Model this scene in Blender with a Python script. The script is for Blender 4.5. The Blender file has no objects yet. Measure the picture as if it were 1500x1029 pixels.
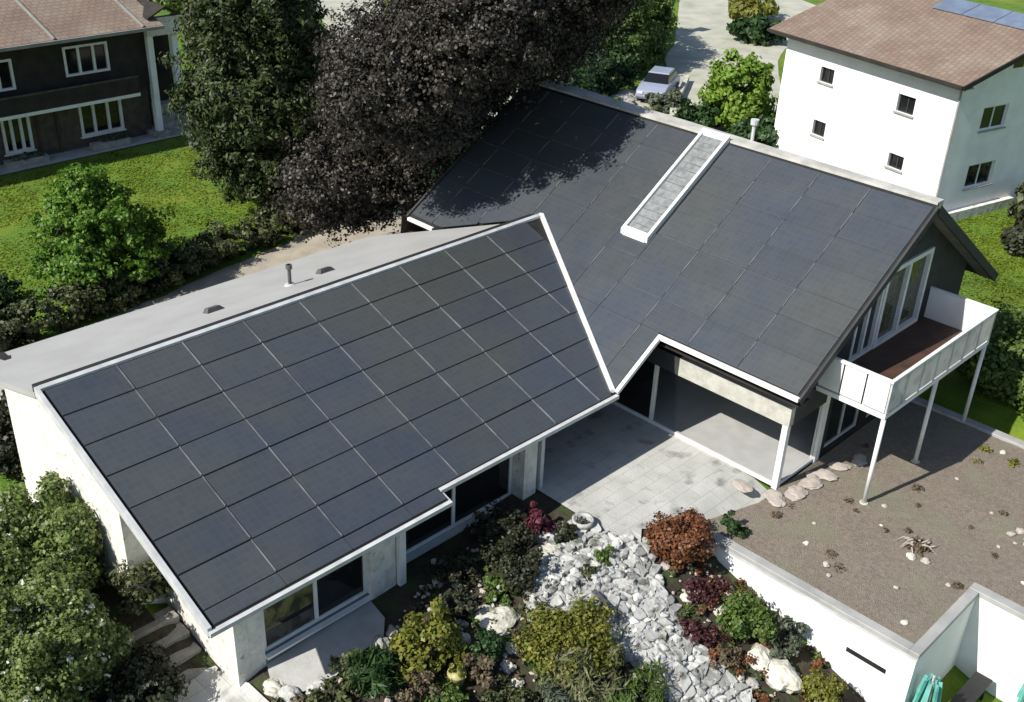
import bpy, bmesh, math, random
import numpy as np
from mathutils import Vector, Matrix, noise
R = math.radians
sc = bpy.context.scene
col = sc.collection
# ---------------------------------------------------------------- camera
YAW, PITCH, ROLL = R(43.862), R(28.851), R(2.438)
cd = bpy.data.cameras.new('camera'); cam = bpy.data.objects.new('camera', cd); col.objects.link(cam)
cd.sensor_width = 36; cd.lens = 38.106; cd.clip_start = .1; cd.clip_end = 3000
fw = Vector((math.cos(YAW)*math.cos(PITCH), math.sin(YAW)*math.cos(PITCH), -math.sin(PITCH)))
rt = Vector((math.sin(YAW), -math.cos(YAW), 0)); up = rt.cross(fw)
r2 = rt*math.cos(ROLL)+up*math.sin(ROLL); u2 = -rt*math.sin(ROLL)+up*math.cos(ROLL)
cam.matrix_world = Matrix(((r2.x, u2.x, -fw.x, -15.542), (r2.y, u2.y, -fw.y, -14.571), (r2.z, u2.z, -fw.z, 16.653), (0, 0, 0, 1)))
sc.camera = cam
# ---------------------------------------------------------------- light
SUN_EL, SUN_AZ = R(43), R(12)
tosun = Vector((-math.cos(SUN_AZ)*math.cos(SUN_EL), math.sin(SUN_AZ)*math.cos(SUN_EL), math.sin(SUN_EL)))
w = bpy.data.worlds.new('World'); sc.world = w; w.use_nodes = True
nt = w.node_tree; sky = nt.nodes.new('ShaderNodeTexSky'); sky.sky_type = 'NISHITA'; sky.sun_disc = False
sky.sun_elevation = SUN_EL; sky.sun_rotation = math.atan2(tosun.x, tosun.y); sky.air_density = 1.0; sky.dust_density = .7
nt.links.new(sky.outputs[0], nt.nodes['Background'].inputs[0]); nt.nodes['Background'].inputs[1].default_value = .088
sd = bpy.data.lights.new('sun', 'SUN'); sd.energy = 4.6; sd.angle = R(.5); sd.color = (1, .955, .88)
so = bpy.data.objects.new('sun', sd); col.objects.link(so); so.rotation_euler = (-tosun).to_track_quat('-Z', 'Y').to_euler(); so.location = (0, 0, 40)
sc.view_settings.view_transform = 'Standard'; sc.view_settings.look = 'None'; sc.view_settings.exposure = .6; sc.view_settings.gamma = 1
# ---------------------------------------------------------------- materials
def mat(name, c1, c2=None, scale=3, rough=.8, bump=0, bscale=None, spec=.4, metal=0, detail=6, dist=0, lo=.35, hi=.65, extra=None, rnd=0):
    m = bpy.data.materials.new(name); m.use_nodes = True; t = m.node_tree; b = t.nodes['Principled BSDF']; L = t.links.new
    b.inputs['Roughness'].default_value = rough; b.inputs['Specular IOR Level'].default_value = spec; b.inputs['Metallic'].default_value = metal
    c2 = c2 or tuple(x*.85 for x in c1)
    tc = t.nodes.new('ShaderNodeTexCoord'); n = t.nodes.new('ShaderNodeTexNoise'); n.inputs['Scale'].default_value = scale; n.inputs['Detail'].default_value = detail; n.inputs['Distortion'].default_value = dist
    L(tc.outputs['Object'], n.inputs['Vector'])
    r = t.nodes.new('ShaderNodeValToRGB'); r.color_ramp.elements[0].position = lo; r.color_ramp.elements[1].position = hi
    r.color_ramp.elements[0].color = (*c1, 1); r.color_ramp.elements[1].color = (*c2, 1); L(n.outputs['Fac'], r.inputs[0])
    out = r.outputs[0]
    if extra:
        n3 = t.nodes.new('ShaderNodeTexNoise'); n3.inputs['Scale'].default_value = extra[1]; n3.inputs['Detail'].default_value = 4; L(tc.outputs['Object'], n3.inputs['Vector'])
        r3 = t.nodes.new('ShaderNodeValToRGB'); r3.color_ramp.elements[0].position = extra[2]; r3.color_ramp.elements[1].position = extra[3]; L(n3.outputs['Fac'], r3.inputs[0])
        mx = t.nodes.new('ShaderNodeMix'); mx.data_type = 'RGBA'; L(r3.outputs[0], mx.inputs[0]); L(out, mx.inputs[6]); mx.inputs[7].default_value = (*extra[0], 1); out = mx.outputs[2]
    if rnd:
        oi = t.nodes.new('ShaderNodeObjectInfo'); mr = t.nodes.new('ShaderNodeMapRange'); mr.inputs[3].default_value = 1-rnd; mr.inputs[4].default_value = 1+rnd
        L(oi.outputs['Random'], mr.inputs[0]); hs = t.nodes.new('ShaderNodeHueSaturation'); L(mr.outputs[0], hs.inputs['Value']); L(out, hs.inputs['Color']); out = hs.outputs[0]
    L(out, b.inputs['Base Color'])
    if bump:
        n2 = t.nodes.new('ShaderNodeTexNoise'); n2.inputs['Scale'].default_value = bscale or scale*4; n2.inputs['Detail'].default_value = 5; L(tc.outputs['Object'], n2.inputs['Vector'])
        bp = t.nodes.new('ShaderNodeBump'); bp.inputs['Strength'].default_value = bump; bp.inputs['Distance'].default_value = .06; L(n2.outputs['Fac'], bp.inputs['Height']); L(bp.outputs[0], b.inputs['Normal'])
    return m
def leafmat(name, cols, trans=.25, rough=.55):
    m = bpy.data.materials.new(name); m.use_nodes = True; t = m.node_tree; b = t.nodes['Principled BSDF']; L = t.links.new
    g = t.nodes.new('ShaderNodeNewGeometry'); r = t.nodes.new('ShaderNodeValToRGB'); el = r.color_ramp.elements
    el[0].color = (*cols[0], 1); el[1].color = (*cols[-1], 1); el[1].position = .97
    for i, c in enumerate(cols[1:-1]): e = el.new((i+1)/(len(cols)-1)); e.color = (*c, 1)
    L(g.outputs['Random Per Island'], r.inputs[0]); L(r.outputs[0], b.inputs['Base Color']); b.inputs['Roughness'].default_value = rough; b.inputs['Specular IOR Level'].default_value = .35
    tr = t.nodes.new('ShaderNodeBsdfTranslucent'); L(r.outputs[0], tr.inputs[0]); mx = t.nodes.new('ShaderNodeMixShader'); mx.inputs[0].default_value = trans
    L(b.outputs[0], mx.inputs[1]); L(tr.outputs[0], mx.inputs[2]); L(mx.outputs[0], t.nodes['Material Output'].inputs[0])
    return m
M = {}
M['white'] = mat('white_plaster', (.80, .80, .78), (.72, .72, .70), 1.5, .85, .15, 30)
M['whitestone'] = mat('whitewashed_stone', (.72, .70, .64), (.56, .54, .48), 3.5, .9, .8, 5, dist=.6, extra=((.30, .28, .24), 5, .60, .74))
M['greystone'] = mat('grey_stone', (.36, .35, .32), (.20, .20, .18), 4, .9, .8, 8, extra=((.10, .11, .07), 5, .56, .66))
M['frame'] = mat('white_painted_frame', (.74, .74, .72), (.66, .66, .63), 4, .5)
M['trim'] = mat('light_metal_trim', (.52, .53, .53), (.40, .41, .41), 3, .42, spec=.5)
M['trimdark'] = mat('dark_metal_flashing', (.035, .037, .04), (.06, .06, .065), 3, .5)
M['joint'] = mat('module_joint_metal', (.17, .175, .18), (.08, .082, .085), 2.2, .45, detail=2)
M['underroof'] = mat('black_roof_membrane', (.008, .008, .009), (.015, .015, .016), 5, .8)
M['backroof'] = mat('light_grey_roofing', (.34, .34, .332), (.30, .30, .29), .8, .85, .12, 25, extra=((.33, .33, .31), 2.2, .55, .8))
M['ridge'] = mat('weathered_ridge_sheet', (.50, .49, .45), (.34, .33, .30), 1.8, .7, .2, 9)
M['darkwood'] = mat('dark_stained_wood', (.030, .025, .020), (.016, .013, .011), 2, .8, .3, 12)
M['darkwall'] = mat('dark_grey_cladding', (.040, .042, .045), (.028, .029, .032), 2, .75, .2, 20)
M['palewood'] = mat('weathered_brown_boards', (.10, .080, .062), (.055, .045, .036), 3, .85, .3, 12)
M['soffit'] = mat('grey_soffit_board', (.26, .255, .24), (.20, .195, .18), 2, .8)
M['deck'] = mat('dark_brown_decking', (.075, .040, .027), (.045, .025, .018), 2.5, .65, .2, 14)
M['slabfloor'] = mat('pale_floor_tile', (.72, .72, .70), (.62, .62, .60), 2, .6)
M['cream'] = mat('weathered_cream_board', (.46, .45, .40), (.36, .35, .31), 4, .8, .2, 14)
M['rubble'] = mat('pale_stone_rubble', (.34, .34, .32), (.20, .20, .19), 6, .9, 1.0, 9, extra=((.08, .085, .06), 4, .55, .62))
M['brownroof'] = mat('brown_roof_tile', (.225, .165, .125), (.185, .135, .103), .7, .85, .35, 9, extra=((.25, .205, .160), .5, .45, .7))
t_ = M['brownroof'].node_tree; tc_ = t_.nodes.new('ShaderNodeTexCoord'); br = t_.nodes.new('ShaderNodeTexBrick'); br.inputs['Scale'].default_value = 1; br.inputs['Brick Width'].default_value = .34; br.inputs['Row Height'].default_value = .26; br.inputs['Mortar Size'].default_value = .03; br.inputs['Mortar Smooth'].default_value = .6
br.inputs['Color1'].default_value = (1, 1, 1, 1); br.inputs['Color2'].default_value = (.80, .78, .78, 1); br.inputs['Mortar'].default_value = (.55, .5, .5, 1); t_.links.new(tc_.outputs['Object'], br.inputs['Vector'])
pb = t_.nodes['Principled BSDF']; src = pb.inputs['Base Color'].links[0].from_socket; ml = t_.nodes.new('ShaderNodeMix'); ml.data_type = 'RGBA'; ml.blend_type = 'MULTIPLY'; ml.inputs[0].default_value = .8; t_.links.new(src, ml.inputs[6]); t_.links.new(br.outputs[0], ml.inputs[7]); t_.links.new(ml.outputs[2], pb.inputs['Base Color'])
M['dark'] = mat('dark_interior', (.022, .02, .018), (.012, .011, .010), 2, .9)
M['patio'] = mat('concrete_patio', (.46, .46, .43), (.38, .38, .355), 1.3, .85, .25, 18, extra=((.17, .17, .16), 1.6, .57, .74))
M['paving'] = mat('pale_paving', (.42, .42, .40), (.34, .34, .32), 2, .85, .2, 12)
M['gravel'] = mat('brown_gravel', (.245, .205, .165), (.165, .135, .105), 11, .95, .9, 34, extra=((.20, .195, .135), .7, .5, .72), detail=10, lo=.3, hi=.7)
M['coping'] = mat('grey_metal_coping', (.36, .355, .34), (.27, .27, .26), 2, .6, .1)
M['grass'] = mat('lawn_grass', (.095, .180, .011), (.062, .125, .008), 1.1, .95, 1.0, 14, extra=((.150, .19, .014), .35, .45, .7), detail=10)
M['soil'] = mat('garden_soil', (.050, .038, .026), (.028, .022, .016), 3, .95, .9, 8, extra=((.035, .05, .015), 2, .5, .62))
M['path'] = mat('tan_gravel_path', (.36, .32, .25), (.28, .25, .20), 1.5, .95, .3, 20)
M['drive'] = mat('pale_concrete_drive', (.42, .41, .34), (.33, .33, .27), .8, .9, .2, 12, extra=((.25, .27, .16), .5, .55, .75))
M['slab'] = mat('pale_stone_slab', (.56, .56, .53), (.38, .38, .36), 2.2, .85, .6, 8, extra=((.16, .165, .14), 3.5, .56, .66))
def island_tone(m, lo, hi):
    t = m.node_tree; b = t.nodes['Principled BSDF']; g = t.nodes.new('ShaderNodeNewGeometry'); mr = t.nodes.new('ShaderNodeMapRange'); mr.inputs[3].default_value = lo; mr.inputs[4].default_value = hi
    t.links.new(g.outputs['Random Per Island'], mr.inputs[0]); hs = t.nodes.new('ShaderNodeHueSaturation'); src = b.inputs['Base Color'].links[0].from_socket; t.links.new(mr.outputs[0], hs.inputs['Value']); t.links.new(src, hs.inputs['Color']); t.links.new(hs.outputs[0], b.inputs['Base Color'])
island_tone(M['slab'], .5, 1.05)
M['rock'] = mat('white_rock', (.58, .56, .48), (.38, .36, .30), 3, .9, .8, 9, extra=((.16, .17, .10), 4, .58, .68))
M['midplaster'] = mat('blue_grey_plaster', (.17, .185, .195), (.12, .13, .14), 2, .85, .2, 12)
M['greyrock'] = mat('grey_rock', (.36, .35, .32), (.24, .23, .21), 3, .9, .6, 7)
M['pinkrock'] = mat('pinkish_flat_stone', (.42, .37, .33), (.32, .28, .25), 3, .85, .4, 8)
M['teal'] = mat('teal_netting', (.16, .46, .40), (.08, .30, .26), 4, .5)
M['black'] = mat('black_rubber', (.012, .012, .013), (.02, .02, .02), 3, .6)
M['bark'] = mat('tree_bark', (.075, .058, .045), (.04, .032, .025), 4, .95, .8, 12)
M['carpaint'] = mat('pale_blue_car_paint', (.26, .29, .38), (.25, .28, .37), 2, .3, spec=.6)
M['chrome'] = mat('headlamp_glass', (.7, .7, .72), (.6, .6, .62), 2, .15)
M['tube'] = mat('vent_metal', (.07, .07, .075), (.10, .10, .10), 4, .5)
M['sitewood'] = mat('bleached_driftwood', (.46, .40, .35), (.34, .30, .26), 5, .8, .4)
M['stair'] = mat('worn_stone_step', (.30, .285, .25), (.20, .19, .17), 4, .9, .5)
def glossy(name, c, rough=.06, alpha=0.0, c2=None, spec=.5):
    m = mat(name, c, c2 or c, 2, rough, spec=spec); t = m.node_tree; b = t.nodes['Principled BSDF']
    if alpha:
        tr = t.nodes.new('ShaderNodeBsdfTransparent'); tr.inputs[0].default_value = (.93, .95, .94, 1); mx = t.nodes.new('ShaderNodeMixShader'); mx.inputs[0].default_value = alpha
        t.links.new(b.outputs[0], mx.inputs[1]); t.links.new(tr.outputs[0], mx.inputs[2]); t.links.new(mx.outputs[0], t.nodes['Material Output'].inputs[0])
    return m
M['pane'] = glossy('window_pane', (.010, .011, .012))
M['clear'] = glossy('clear_glazing', (.03, .035, .035), .03, .90); [setattr(n.inputs[0], 'default_value', (.95, .95, .95, 1)) for n in M['clear'].node_tree.nodes if n.type == 'BSDF_TRANSPARENT']
M['curtainpane'] = mat('pane_with_olive_blind', (.10, .105, .06), (.05, .055, .035), 5, .1, spec=.6)
M['olive'] = mat('olive_painted_reflection', (.16, .15, .055), (.03, .03, .015), 3.5, .6, lo=.42, hi=.58)  # garden reflection in the left wing window, put into the colour
M['dusk'] = mat('grey_brown_painted_reflection', (.085, .08, .07), (.03, .028, .025), 5, .7, lo=.4, hi=.6)  # lower part of the same painted reflection
M['skylight'] = mat('skylight_glass', (.24, .25, .25), (.15, .16, .16), 6, .18, .15, 20, spec=.6)
# solar glass: dark glass with fine cell grid and per-panel tint
def solarmat():
    m = mat('solar_glass', (.045, .054, .068), (.054, .060, .066), .8, .32, spec=.55, rnd=.06, extra=((.058, .062, .059), .22, .42, .62)); t = m.node_tree
    b = t.nodes['Principled BSDF']; b.inputs['Coat Weight'].default_value = .25; b.inputs['Coat Roughness'].default_value = .12
    tc = t.nodes.new('ShaderNodeTexCoord'); n = t.nodes.new('ShaderNodeTexNoise'); n.inputs['Scale'].default_value = 1.4; t.links.new(tc.outputs['Object'], n.inputs['Vector'])
    mr = t.nodes.new('ShaderNodeMapRange'); mr.inputs[3].default_value = .24; mr.inputs[4].default_value = .46; t.links.new(n.outputs[0], mr.inputs[0]); t.links.new(mr.outputs[0], b.inputs['Roughness'])
    br = t.nodes.new('ShaderNodeTexBrick'); br.offset = 0; br.inputs['Scale'].default_value = 1; br.inputs['Brick Width'].default_value = .1667; br.inputs['Row Height'].default_value = .1667; br.inputs['Mortar Size'].default_value = .008; br.inputs['Mortar Smooth'].default_value = .3
    br.inputs['Color1'].default_value = (1, 1, 1, 1); br.inputs['Color2'].default_value = (.90, .90, .92, 1); br.inputs['Mortar'].default_value = (1.13, 1.13, 1.13, 1); t.links.new(tc.outputs['Object'], br.inputs['Vector'])
    src = b.inputs['Base Color'].links[0].from_socket; ml = t.nodes.new('ShaderNodeMix'); ml.data_type = 'RGBA'; ml.blend_type = 'MULTIPLY'; ml.inputs[0].default_value = 1; t.links.new(src, ml.inputs[6]); t.links.new(br.outputs[0], ml.inputs[7]); t.links.new(ml.outputs[2], b.inputs['Base Color'])
    return m
M['solar'] = solarmat()
t_ = M['patio'].node_tree; tc_ = t_.nodes.new('ShaderNodeTexCoord'); br = t_.nodes.new('ShaderNodeTexBrick'); br.offset = .5; br.inputs['Scale'].default_value = 1; br.inputs['Brick Width'].default_value = .8; br.inputs['Row Height'].default_value = .4; br.inputs['Mortar Size'].default_value = .012
br.inputs['Color1'].default_value = (1, 1, 1, 1); br.inputs['Color2'].default_value = (.86, .86, .85, 1); br.inputs['Mortar'].default_value = (.5, .5, .5, 1); t_.links.new(tc_.outputs['Object'], br.inputs['Vector'])
pb = t_.nodes['Principled BSDF']; src = pb.inputs['Base Color'].links[0].from_socket; ml = t_.nodes.new('ShaderNodeMix'); ml.data_type = 'RGBA'; ml.blend_type = 'MULTIPLY'; ml.inputs[0].default_value = .45; t_.links.new(src, ml.inputs[6]); t_.links.new(br.outputs[0], ml.inputs[7]); t_.links.new(ml.outputs[2], pb.inputs['Base Color'])
# ---------------------------------------------------------------- mesh builder
class MB:
    def __init__(s): s.v = []; s.f = []
    def add(s, vs, fs):
        k = len(s.v); s.v += [tuple(v) for v in vs]; s.f += [tuple(i+k for i in f) for f in fs]; return s
    def hexa(s, b, t):      # bottom quad, top quad (same winding, ccw from above)
        return s.add(list(b)+list(t), [(3, 2, 1, 0), (4, 5, 6, 7), (0, 1, 5, 4), (1, 2, 6, 5), (2, 3, 7, 6), (3, 0, 4, 7)])
    def box(s, x0, x1, y0, y1, z0, z1):
        return s.hexa([(x0, y0, z0), (x1, y0, z0), (x1, y1, z0), (x0, y1, z0)], [(x0, y0, z1), (x1, y0, z1), (x1, y1, z1), (x0, y1, z1)])
    def lbox(s, F, a0, a1, n0, n1, z0, z1):
        o, ux, un = F; P = lambda a, n, z: (o[0]+ux[0]*a+un[0]*n, o[1]+ux[1]*a+un[1]*n, o[2]+z)
        return s.hexa([P(a0, n0, z0), P(a1, n0, z0), P(a1, n1, z0), P(a0, n1, z0)], [P(a0, n0, z1), P(a1, n0, z1), P(a1, n1, z1), P(a0, n1, z1)])
    def prism(s, bot, top):
        n = len(bot); return s.add(list(bot)+list(top), [tuple(range(n-1, -1, -1)), tuple(range(n, 2*n))]+[(i, (i+1) % n, n+(i+1) % n, n+i) for i in range(n)])
    def tube(s, pts, rad, n=8):
        if not isinstance(rad, (list, tuple)): rad = [rad]*len(pts)
        k = len(s.v); pts = [Vector(p) for p in pts]
        for i, p in enumerate(pts):
            d = (pts[min(i+1, len(pts)-1)]-pts[max(i-1, 0)]).normalized(); a = d.orthogonal().normalized() if abs(d.z) < .99 else Vector((1, 0, 0)); b = d.cross(a)
            for j in range(n): q = p+(a*math.cos(j*6.28319/n)+b*math.sin(j*6.28319/n))*rad[i]; s.v.append(tuple(q))
        for i in range(len(pts)-1):
            for j in range(n): s.f.append((k+i*n+j, k+i*n+(j+1) % n, k+(i+1)*n+(j+1) % n, k+(i+1)*n+j))
        s.f.append(tuple(k+j for j in range(n-1, -1, -1))); s.f.append(tuple(k+(len(pts)-1)*n+j for j in range(n))); return s
    def bar(s, p, q, w, h):  # rectangular bar between points, w horizontal, h up
        p = Vector(p); q = Vector(q); d = (q-p).normalized(); a = d.cross(Vector((0, 0, 1))).normalized()*w/2; u = a.cross(d).normalized()*h/2
        return s.hexa([p-a-u, q-a-u, q+a-u, p+a-u], [p-a+u, q-a+u, q+a+u, p+a+u])
    def build(s, name, m, parent=None, smooth=False, bevel=0):
        me = bpy.data.meshes.new(name); me.from_pydata(s.v, [], s.f); me.materials.append(m)
        b = bmesh.new(); b.from_mesh(me); bmesh.ops.recalc_face_normals(b, faces=b.faces)
        if bevel: bmesh.ops.bevel(b, geom=[e for e in b.edges], offset=bevel, segments=1, affect='EDGES', clamp_overlap=True)
        b.to_mesh(me); b.free()
        if smooth: me.polygons.foreach_set('use_smooth', [True]*len(me.polygons))
        o = bpy.data.objects.new(name, me); col.objects.link(o)
        if parent: o.parent = parent; o.matrix_parent_inverse = parent_inv(parent)
        return o
def world_loc(p):
    v = Vector(p.location); q = p.parent
    return v
def parent_inv(p):
    # parents are empties at a base point or meshes at the origin: keep child vertices in world coordinates
    m = Matrix.Translation(p.location); q = p
    mm = Matrix.Translation(p.location)@p.rotation_euler.to_matrix().to_4x4()
    while q.parent: mm = (Matrix.Translation(q.parent.location)@q.parent.rotation_euler.to_matrix().to_4x4())@q.matrix_parent_inverse@mm if False else mm; q = q.parent
    if p.parent: mm = Matrix.Identity(4)   # mesh part built in world coordinates
    return mm.inverted()
def tag(o, label=None, cat=None, group=None, kind=None):
    for k, v in (('label', label), ('category', cat), ('group', group), ('kind', kind)):
        if v: o[k] = v
    return o
def thing(name, label, cat, loc=(0, 0, 0), group=None):
    o = bpy.data.objects.new(name, None); col.objects.link(o); o.location = loc; o.empty_display_size = .3; return tag(o, label, cat, group)
def clip(poly, a, b, c):     # keep a*x+b*y>=c
    out = []
    for i, p in enumerate(poly):
        q = poly[(i+1) % len(poly)]; dp = a*p[0]+b*p[1]-c; dq = a*q[0]+b*q[1]-c
        if dp >= 0: out.append(p)
        if (dp > 0) != (dq > 0) and abs(dp-dq) > 1e-9: t = dp/(dp-dq); out.append((p[0]+(q[0]-p[0])*t, p[1]+(q[1]-p[1])*t))
    return out if len(out) > 2 else []
def area(p): return abs(sum(p[i][0]*p[(i+1) % len(p)][1]-p[(i+1) % len(p)][0]*p[i][1] for i in range(len(p))))/2
def sstep(a, b, x): t = min(1, max(0, (x-a)/(b-a))); return t*t*(3-2*t)
# ---------------------------------------------------------------- terrain
def gz(x, y):
    z = 0
    if x < 1.5: z -= .06*(1.5-max(x, -7.3))*(1-sstep(4, 13, y))
    if x < -7.3: k = sstep(-7.3, -7.9, x) if False else min(1, (-7.3-x)/.4); z = z*(1-k)+k*(-.80*(1-sstep(1.3, 3.5, y))-.15*(1-sstep(-2, 1.3, y)))
    if y < -2.3 and x < 15: z -= .33*(-y-2.3)*(1-sstep(13, 15, x))
    z = max(z, -2.4+.02*z)
    if x > 20: z -= sstep(20, 28, x)*1.0
    return z
CAM = Vector((-15.542, -14.571, 16.653))
def at(px, py, lift=0):      # the terrain point (plus a height) seen at a photograph position
    d = fw+r2*((px-750)/1587.76)-u2*((py-514.5)/1587.76); t = 5.0
    for _ in range(60):
        p = CAM+d*t; e = p.z-(gz(p.x, p.y)+lift)
        if abs(e) < 1e-3: break
        t += e/-d.z*.8
    return p.x, p.y
xs = [-500, -250, -120, -60]+[-30+.5*i for i in range(0, 201)]+[90, 120, 180, 300, 600]
ys = [-400, -200, -90, -50]+[-30+.5*i for i in range(0, 201)]+[85, 110, 150, 250, 400, 700]
def far(x, y):
    d = max(0, math.hypot(x-15, y-15)-75); return gz(max(-25, x), max(-25, y))
g = MB(); nx = len(xs)
for y in ys:
    for x in xs: g.v.append((x, y, far(x, y)))
for j in range(len(ys)-1):
    for i in range(nx-1): g.f.append((j*nx+i, j*nx+i+1, (j+1)*nx+i+1, (j+1)*nx+i))
tag(g.build('lawn', M['grass']), kind='structure')
def sheet(name, poly, m, off, step=.5):
    b = bmesh.new(); b.faces.new([b.verts.new((x, y, 0)) for x, y in poly])
    x0, x1 = min(p[0] for p in poly), max(p[0] for p in poly); y0, y1 = min(p[1] for p in poly), max(p[1] for p in poly)
    k = math.ceil(x0/step)*step
    while k < x1: bmesh.ops.bisect_plane(b, geom=b.verts[:]+b.edges[:]+b.faces[:], plane_co=(k, 0, 0), plane_no=(1, 0, 0)); k += step
    k = math.ceil(y0/step)*step
    while k < y1: bmesh.ops.bisect_plane(b, geom=b.verts[:]+b.edges[:]+b.faces[:], plane_co=(0, k, 0), plane_no=(0, 1, 0)); k += step
    bmesh.ops.recalc_face_normals(b, faces=b.faces)
    for v in b.verts: v.co.z = gz(v.co.x, v.co.y)+off
    me = bpy.data.meshes.new(name); b.to_mesh(me); b.free(); me.materials.append(m); o = bpy.data.objects.new(name, me); col.objects.link(o)
    if len(me.polygons) and me.polygons[0].normal.z < 0: me.flip_normals()
    return tag(o, kind='structure')
def wob(poly, amp, n=4, seed=0):     # roughen an outline
    rr = random.Random(seed); out = []
    for i, p in enumerate(poly):
        q = poly[(i+1) % len(poly)]
        for k in range(n): t = k/n; j = amp if k else amp*.3; out.append((p[0]+(q[0]-p[0])*t+rr.uniform(-j, j), p[1]+(q[1]-p[1])*t+rr.uniform(-j, j)))
    return out
sheet('garden_soil', wob([(-17, -12), (3.6, -12), (3.6, -2.7), (1.6, .5), (1.6, 3), (-8, 3), (-9, 15.4), (-16, 15)], .12, 5, 1), M['soil'], .02)
sheet('gravel_path', wob([(-12, 11), (18, 11), (18, 19.0), (6.4, 18.2), (0, 16.9), (-6, 16.2), (-12, 15.2)], .12, 7, 2), M['path'], .025)
sheet('side_drive', wob([(-20, 10.5), (-7, 10.5), (-5, 12), (-5, 16.0), (-12, 15.3), (-20, 14.5)], .1, 5, 14), M['paving'], .045)
sheet('driveway', wob([(20, 22), (24, 11), (29.8, 2), (33.5, 13.4), (50, 24.5), (60, 29), (68, 31), (75, 44), (62, 42), (51, 34), (41, 27.5), (37, 25), (32, 29), (24, 40), (17, 33)], .2, 6, 3), M['drive'], .03)
sheet('road', wob([(26, 41), (30, 43), (45, 60), (60, 80), (52, 84), (38, 62)], .1, 5, 5), M['drive'], .03)
sheet('patio', [(1.45, -1.6), (3.2, -3.0), (5.3, -3.55), (6.3, -3.55), (6.3, 2.3), (1.45, 2.3)], M['patio'], .06)
# ---------------------------------------------------------------- foliage
def leaves(name, blobs, n, size, m, parent=None, seed=0, clump=.55, up_bias=.3, surf=.55, elong=1.5, spikes=False, per=70, flat=.7):
    """blobs: (cx,cy,cz,rx,ry,rz). Leaf-sized quads gathered into clumps spread through the blobs."""
    rs = np.random.RandomState(seed); vol = np.array([b[3]*b[4]*b[5] for b in blobs])**.75; vol /= vol.sum()
    nc = max(10, int(n/per)); bi = rs.choice(len(blobs), nc, p=vol); B = np.array(blobs)[bi]
    d = rs.normal(size=(nc, 3)); d /= np.linalg.norm(d, axis=1)[:, None]; rad = surf+(1-surf)*rs.rand(nc)**.6; rad *= 1+.12*rs.normal(size=nc)
    C = B[:, :3]+d*rad[:, None]*B[:, 3:]
    ci = rs.randint(0, nc, n); cs = clump*(.55+.9*rs.rand(nc))
    off = rs.normal(size=(n, 3)); off /= np.linalg.norm(off, axis=1)[:, None]; off *= (rs.rand(n)**.5)[:, None]*cs[ci][:, None]; off[:, 2] *= flat
    P = C[ci]+off
    nr = d[ci]*.6+off/ (cs[ci][:, None]+1e-6)*.8+rs.normal(size=(n, 3))*.55; nr[:, 2] += up_bias; nr /= np.linalg.norm(nr, axis=1)[:, None]
    tq = rs.normal(size=(n, 3))
    if spikes: tq = d[ci]*.7+rs.normal(size=(n, 3))*.35; tq[:, 2] += .7
    t = tq-(tq*nr).sum(1)[:, None]*nr; t /= np.linalg.norm(t, axis=1)[:, None]; bt = np.cross(nr, t)
    s = size*(.55+.9*rs.rand(n)); a = (s*elong/2)[:, None]*t; b = (s/2)[:, None]*bt
    V = np.empty((n, 4, 3)); V[:, 0] = P-a; V[:, 1] = P+b+nr*(s*.12)[:, None]; V[:, 2] = P+a; V[:, 3] = P-b+nr*(s*.12)[:, None]
    me = bpy.data.meshes.new(name); me.vertices.add(n*4); me.vertices.foreach_set('co', V.reshape(-1)); me.loops.add(n*4); me.loops.foreach_set('vertex_index', np.arange(n*4, dtype=np.int32))
    me.polygons.add(n); me.polygons.foreach_set('loop_start', np.arange(0, n*4, 4, dtype=np.int32)); me.polygons.foreach_set('loop_total', np.full(n, 4, dtype=np.int32)); me.update(calc_edges=True)
    me.materials.append(m); o = bpy.data.objects.new(name, me); col.objects.link(o)
    if parent: o.parent = parent; o.matrix_parent_inverse = parent_inv(parent)
    return o
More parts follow.
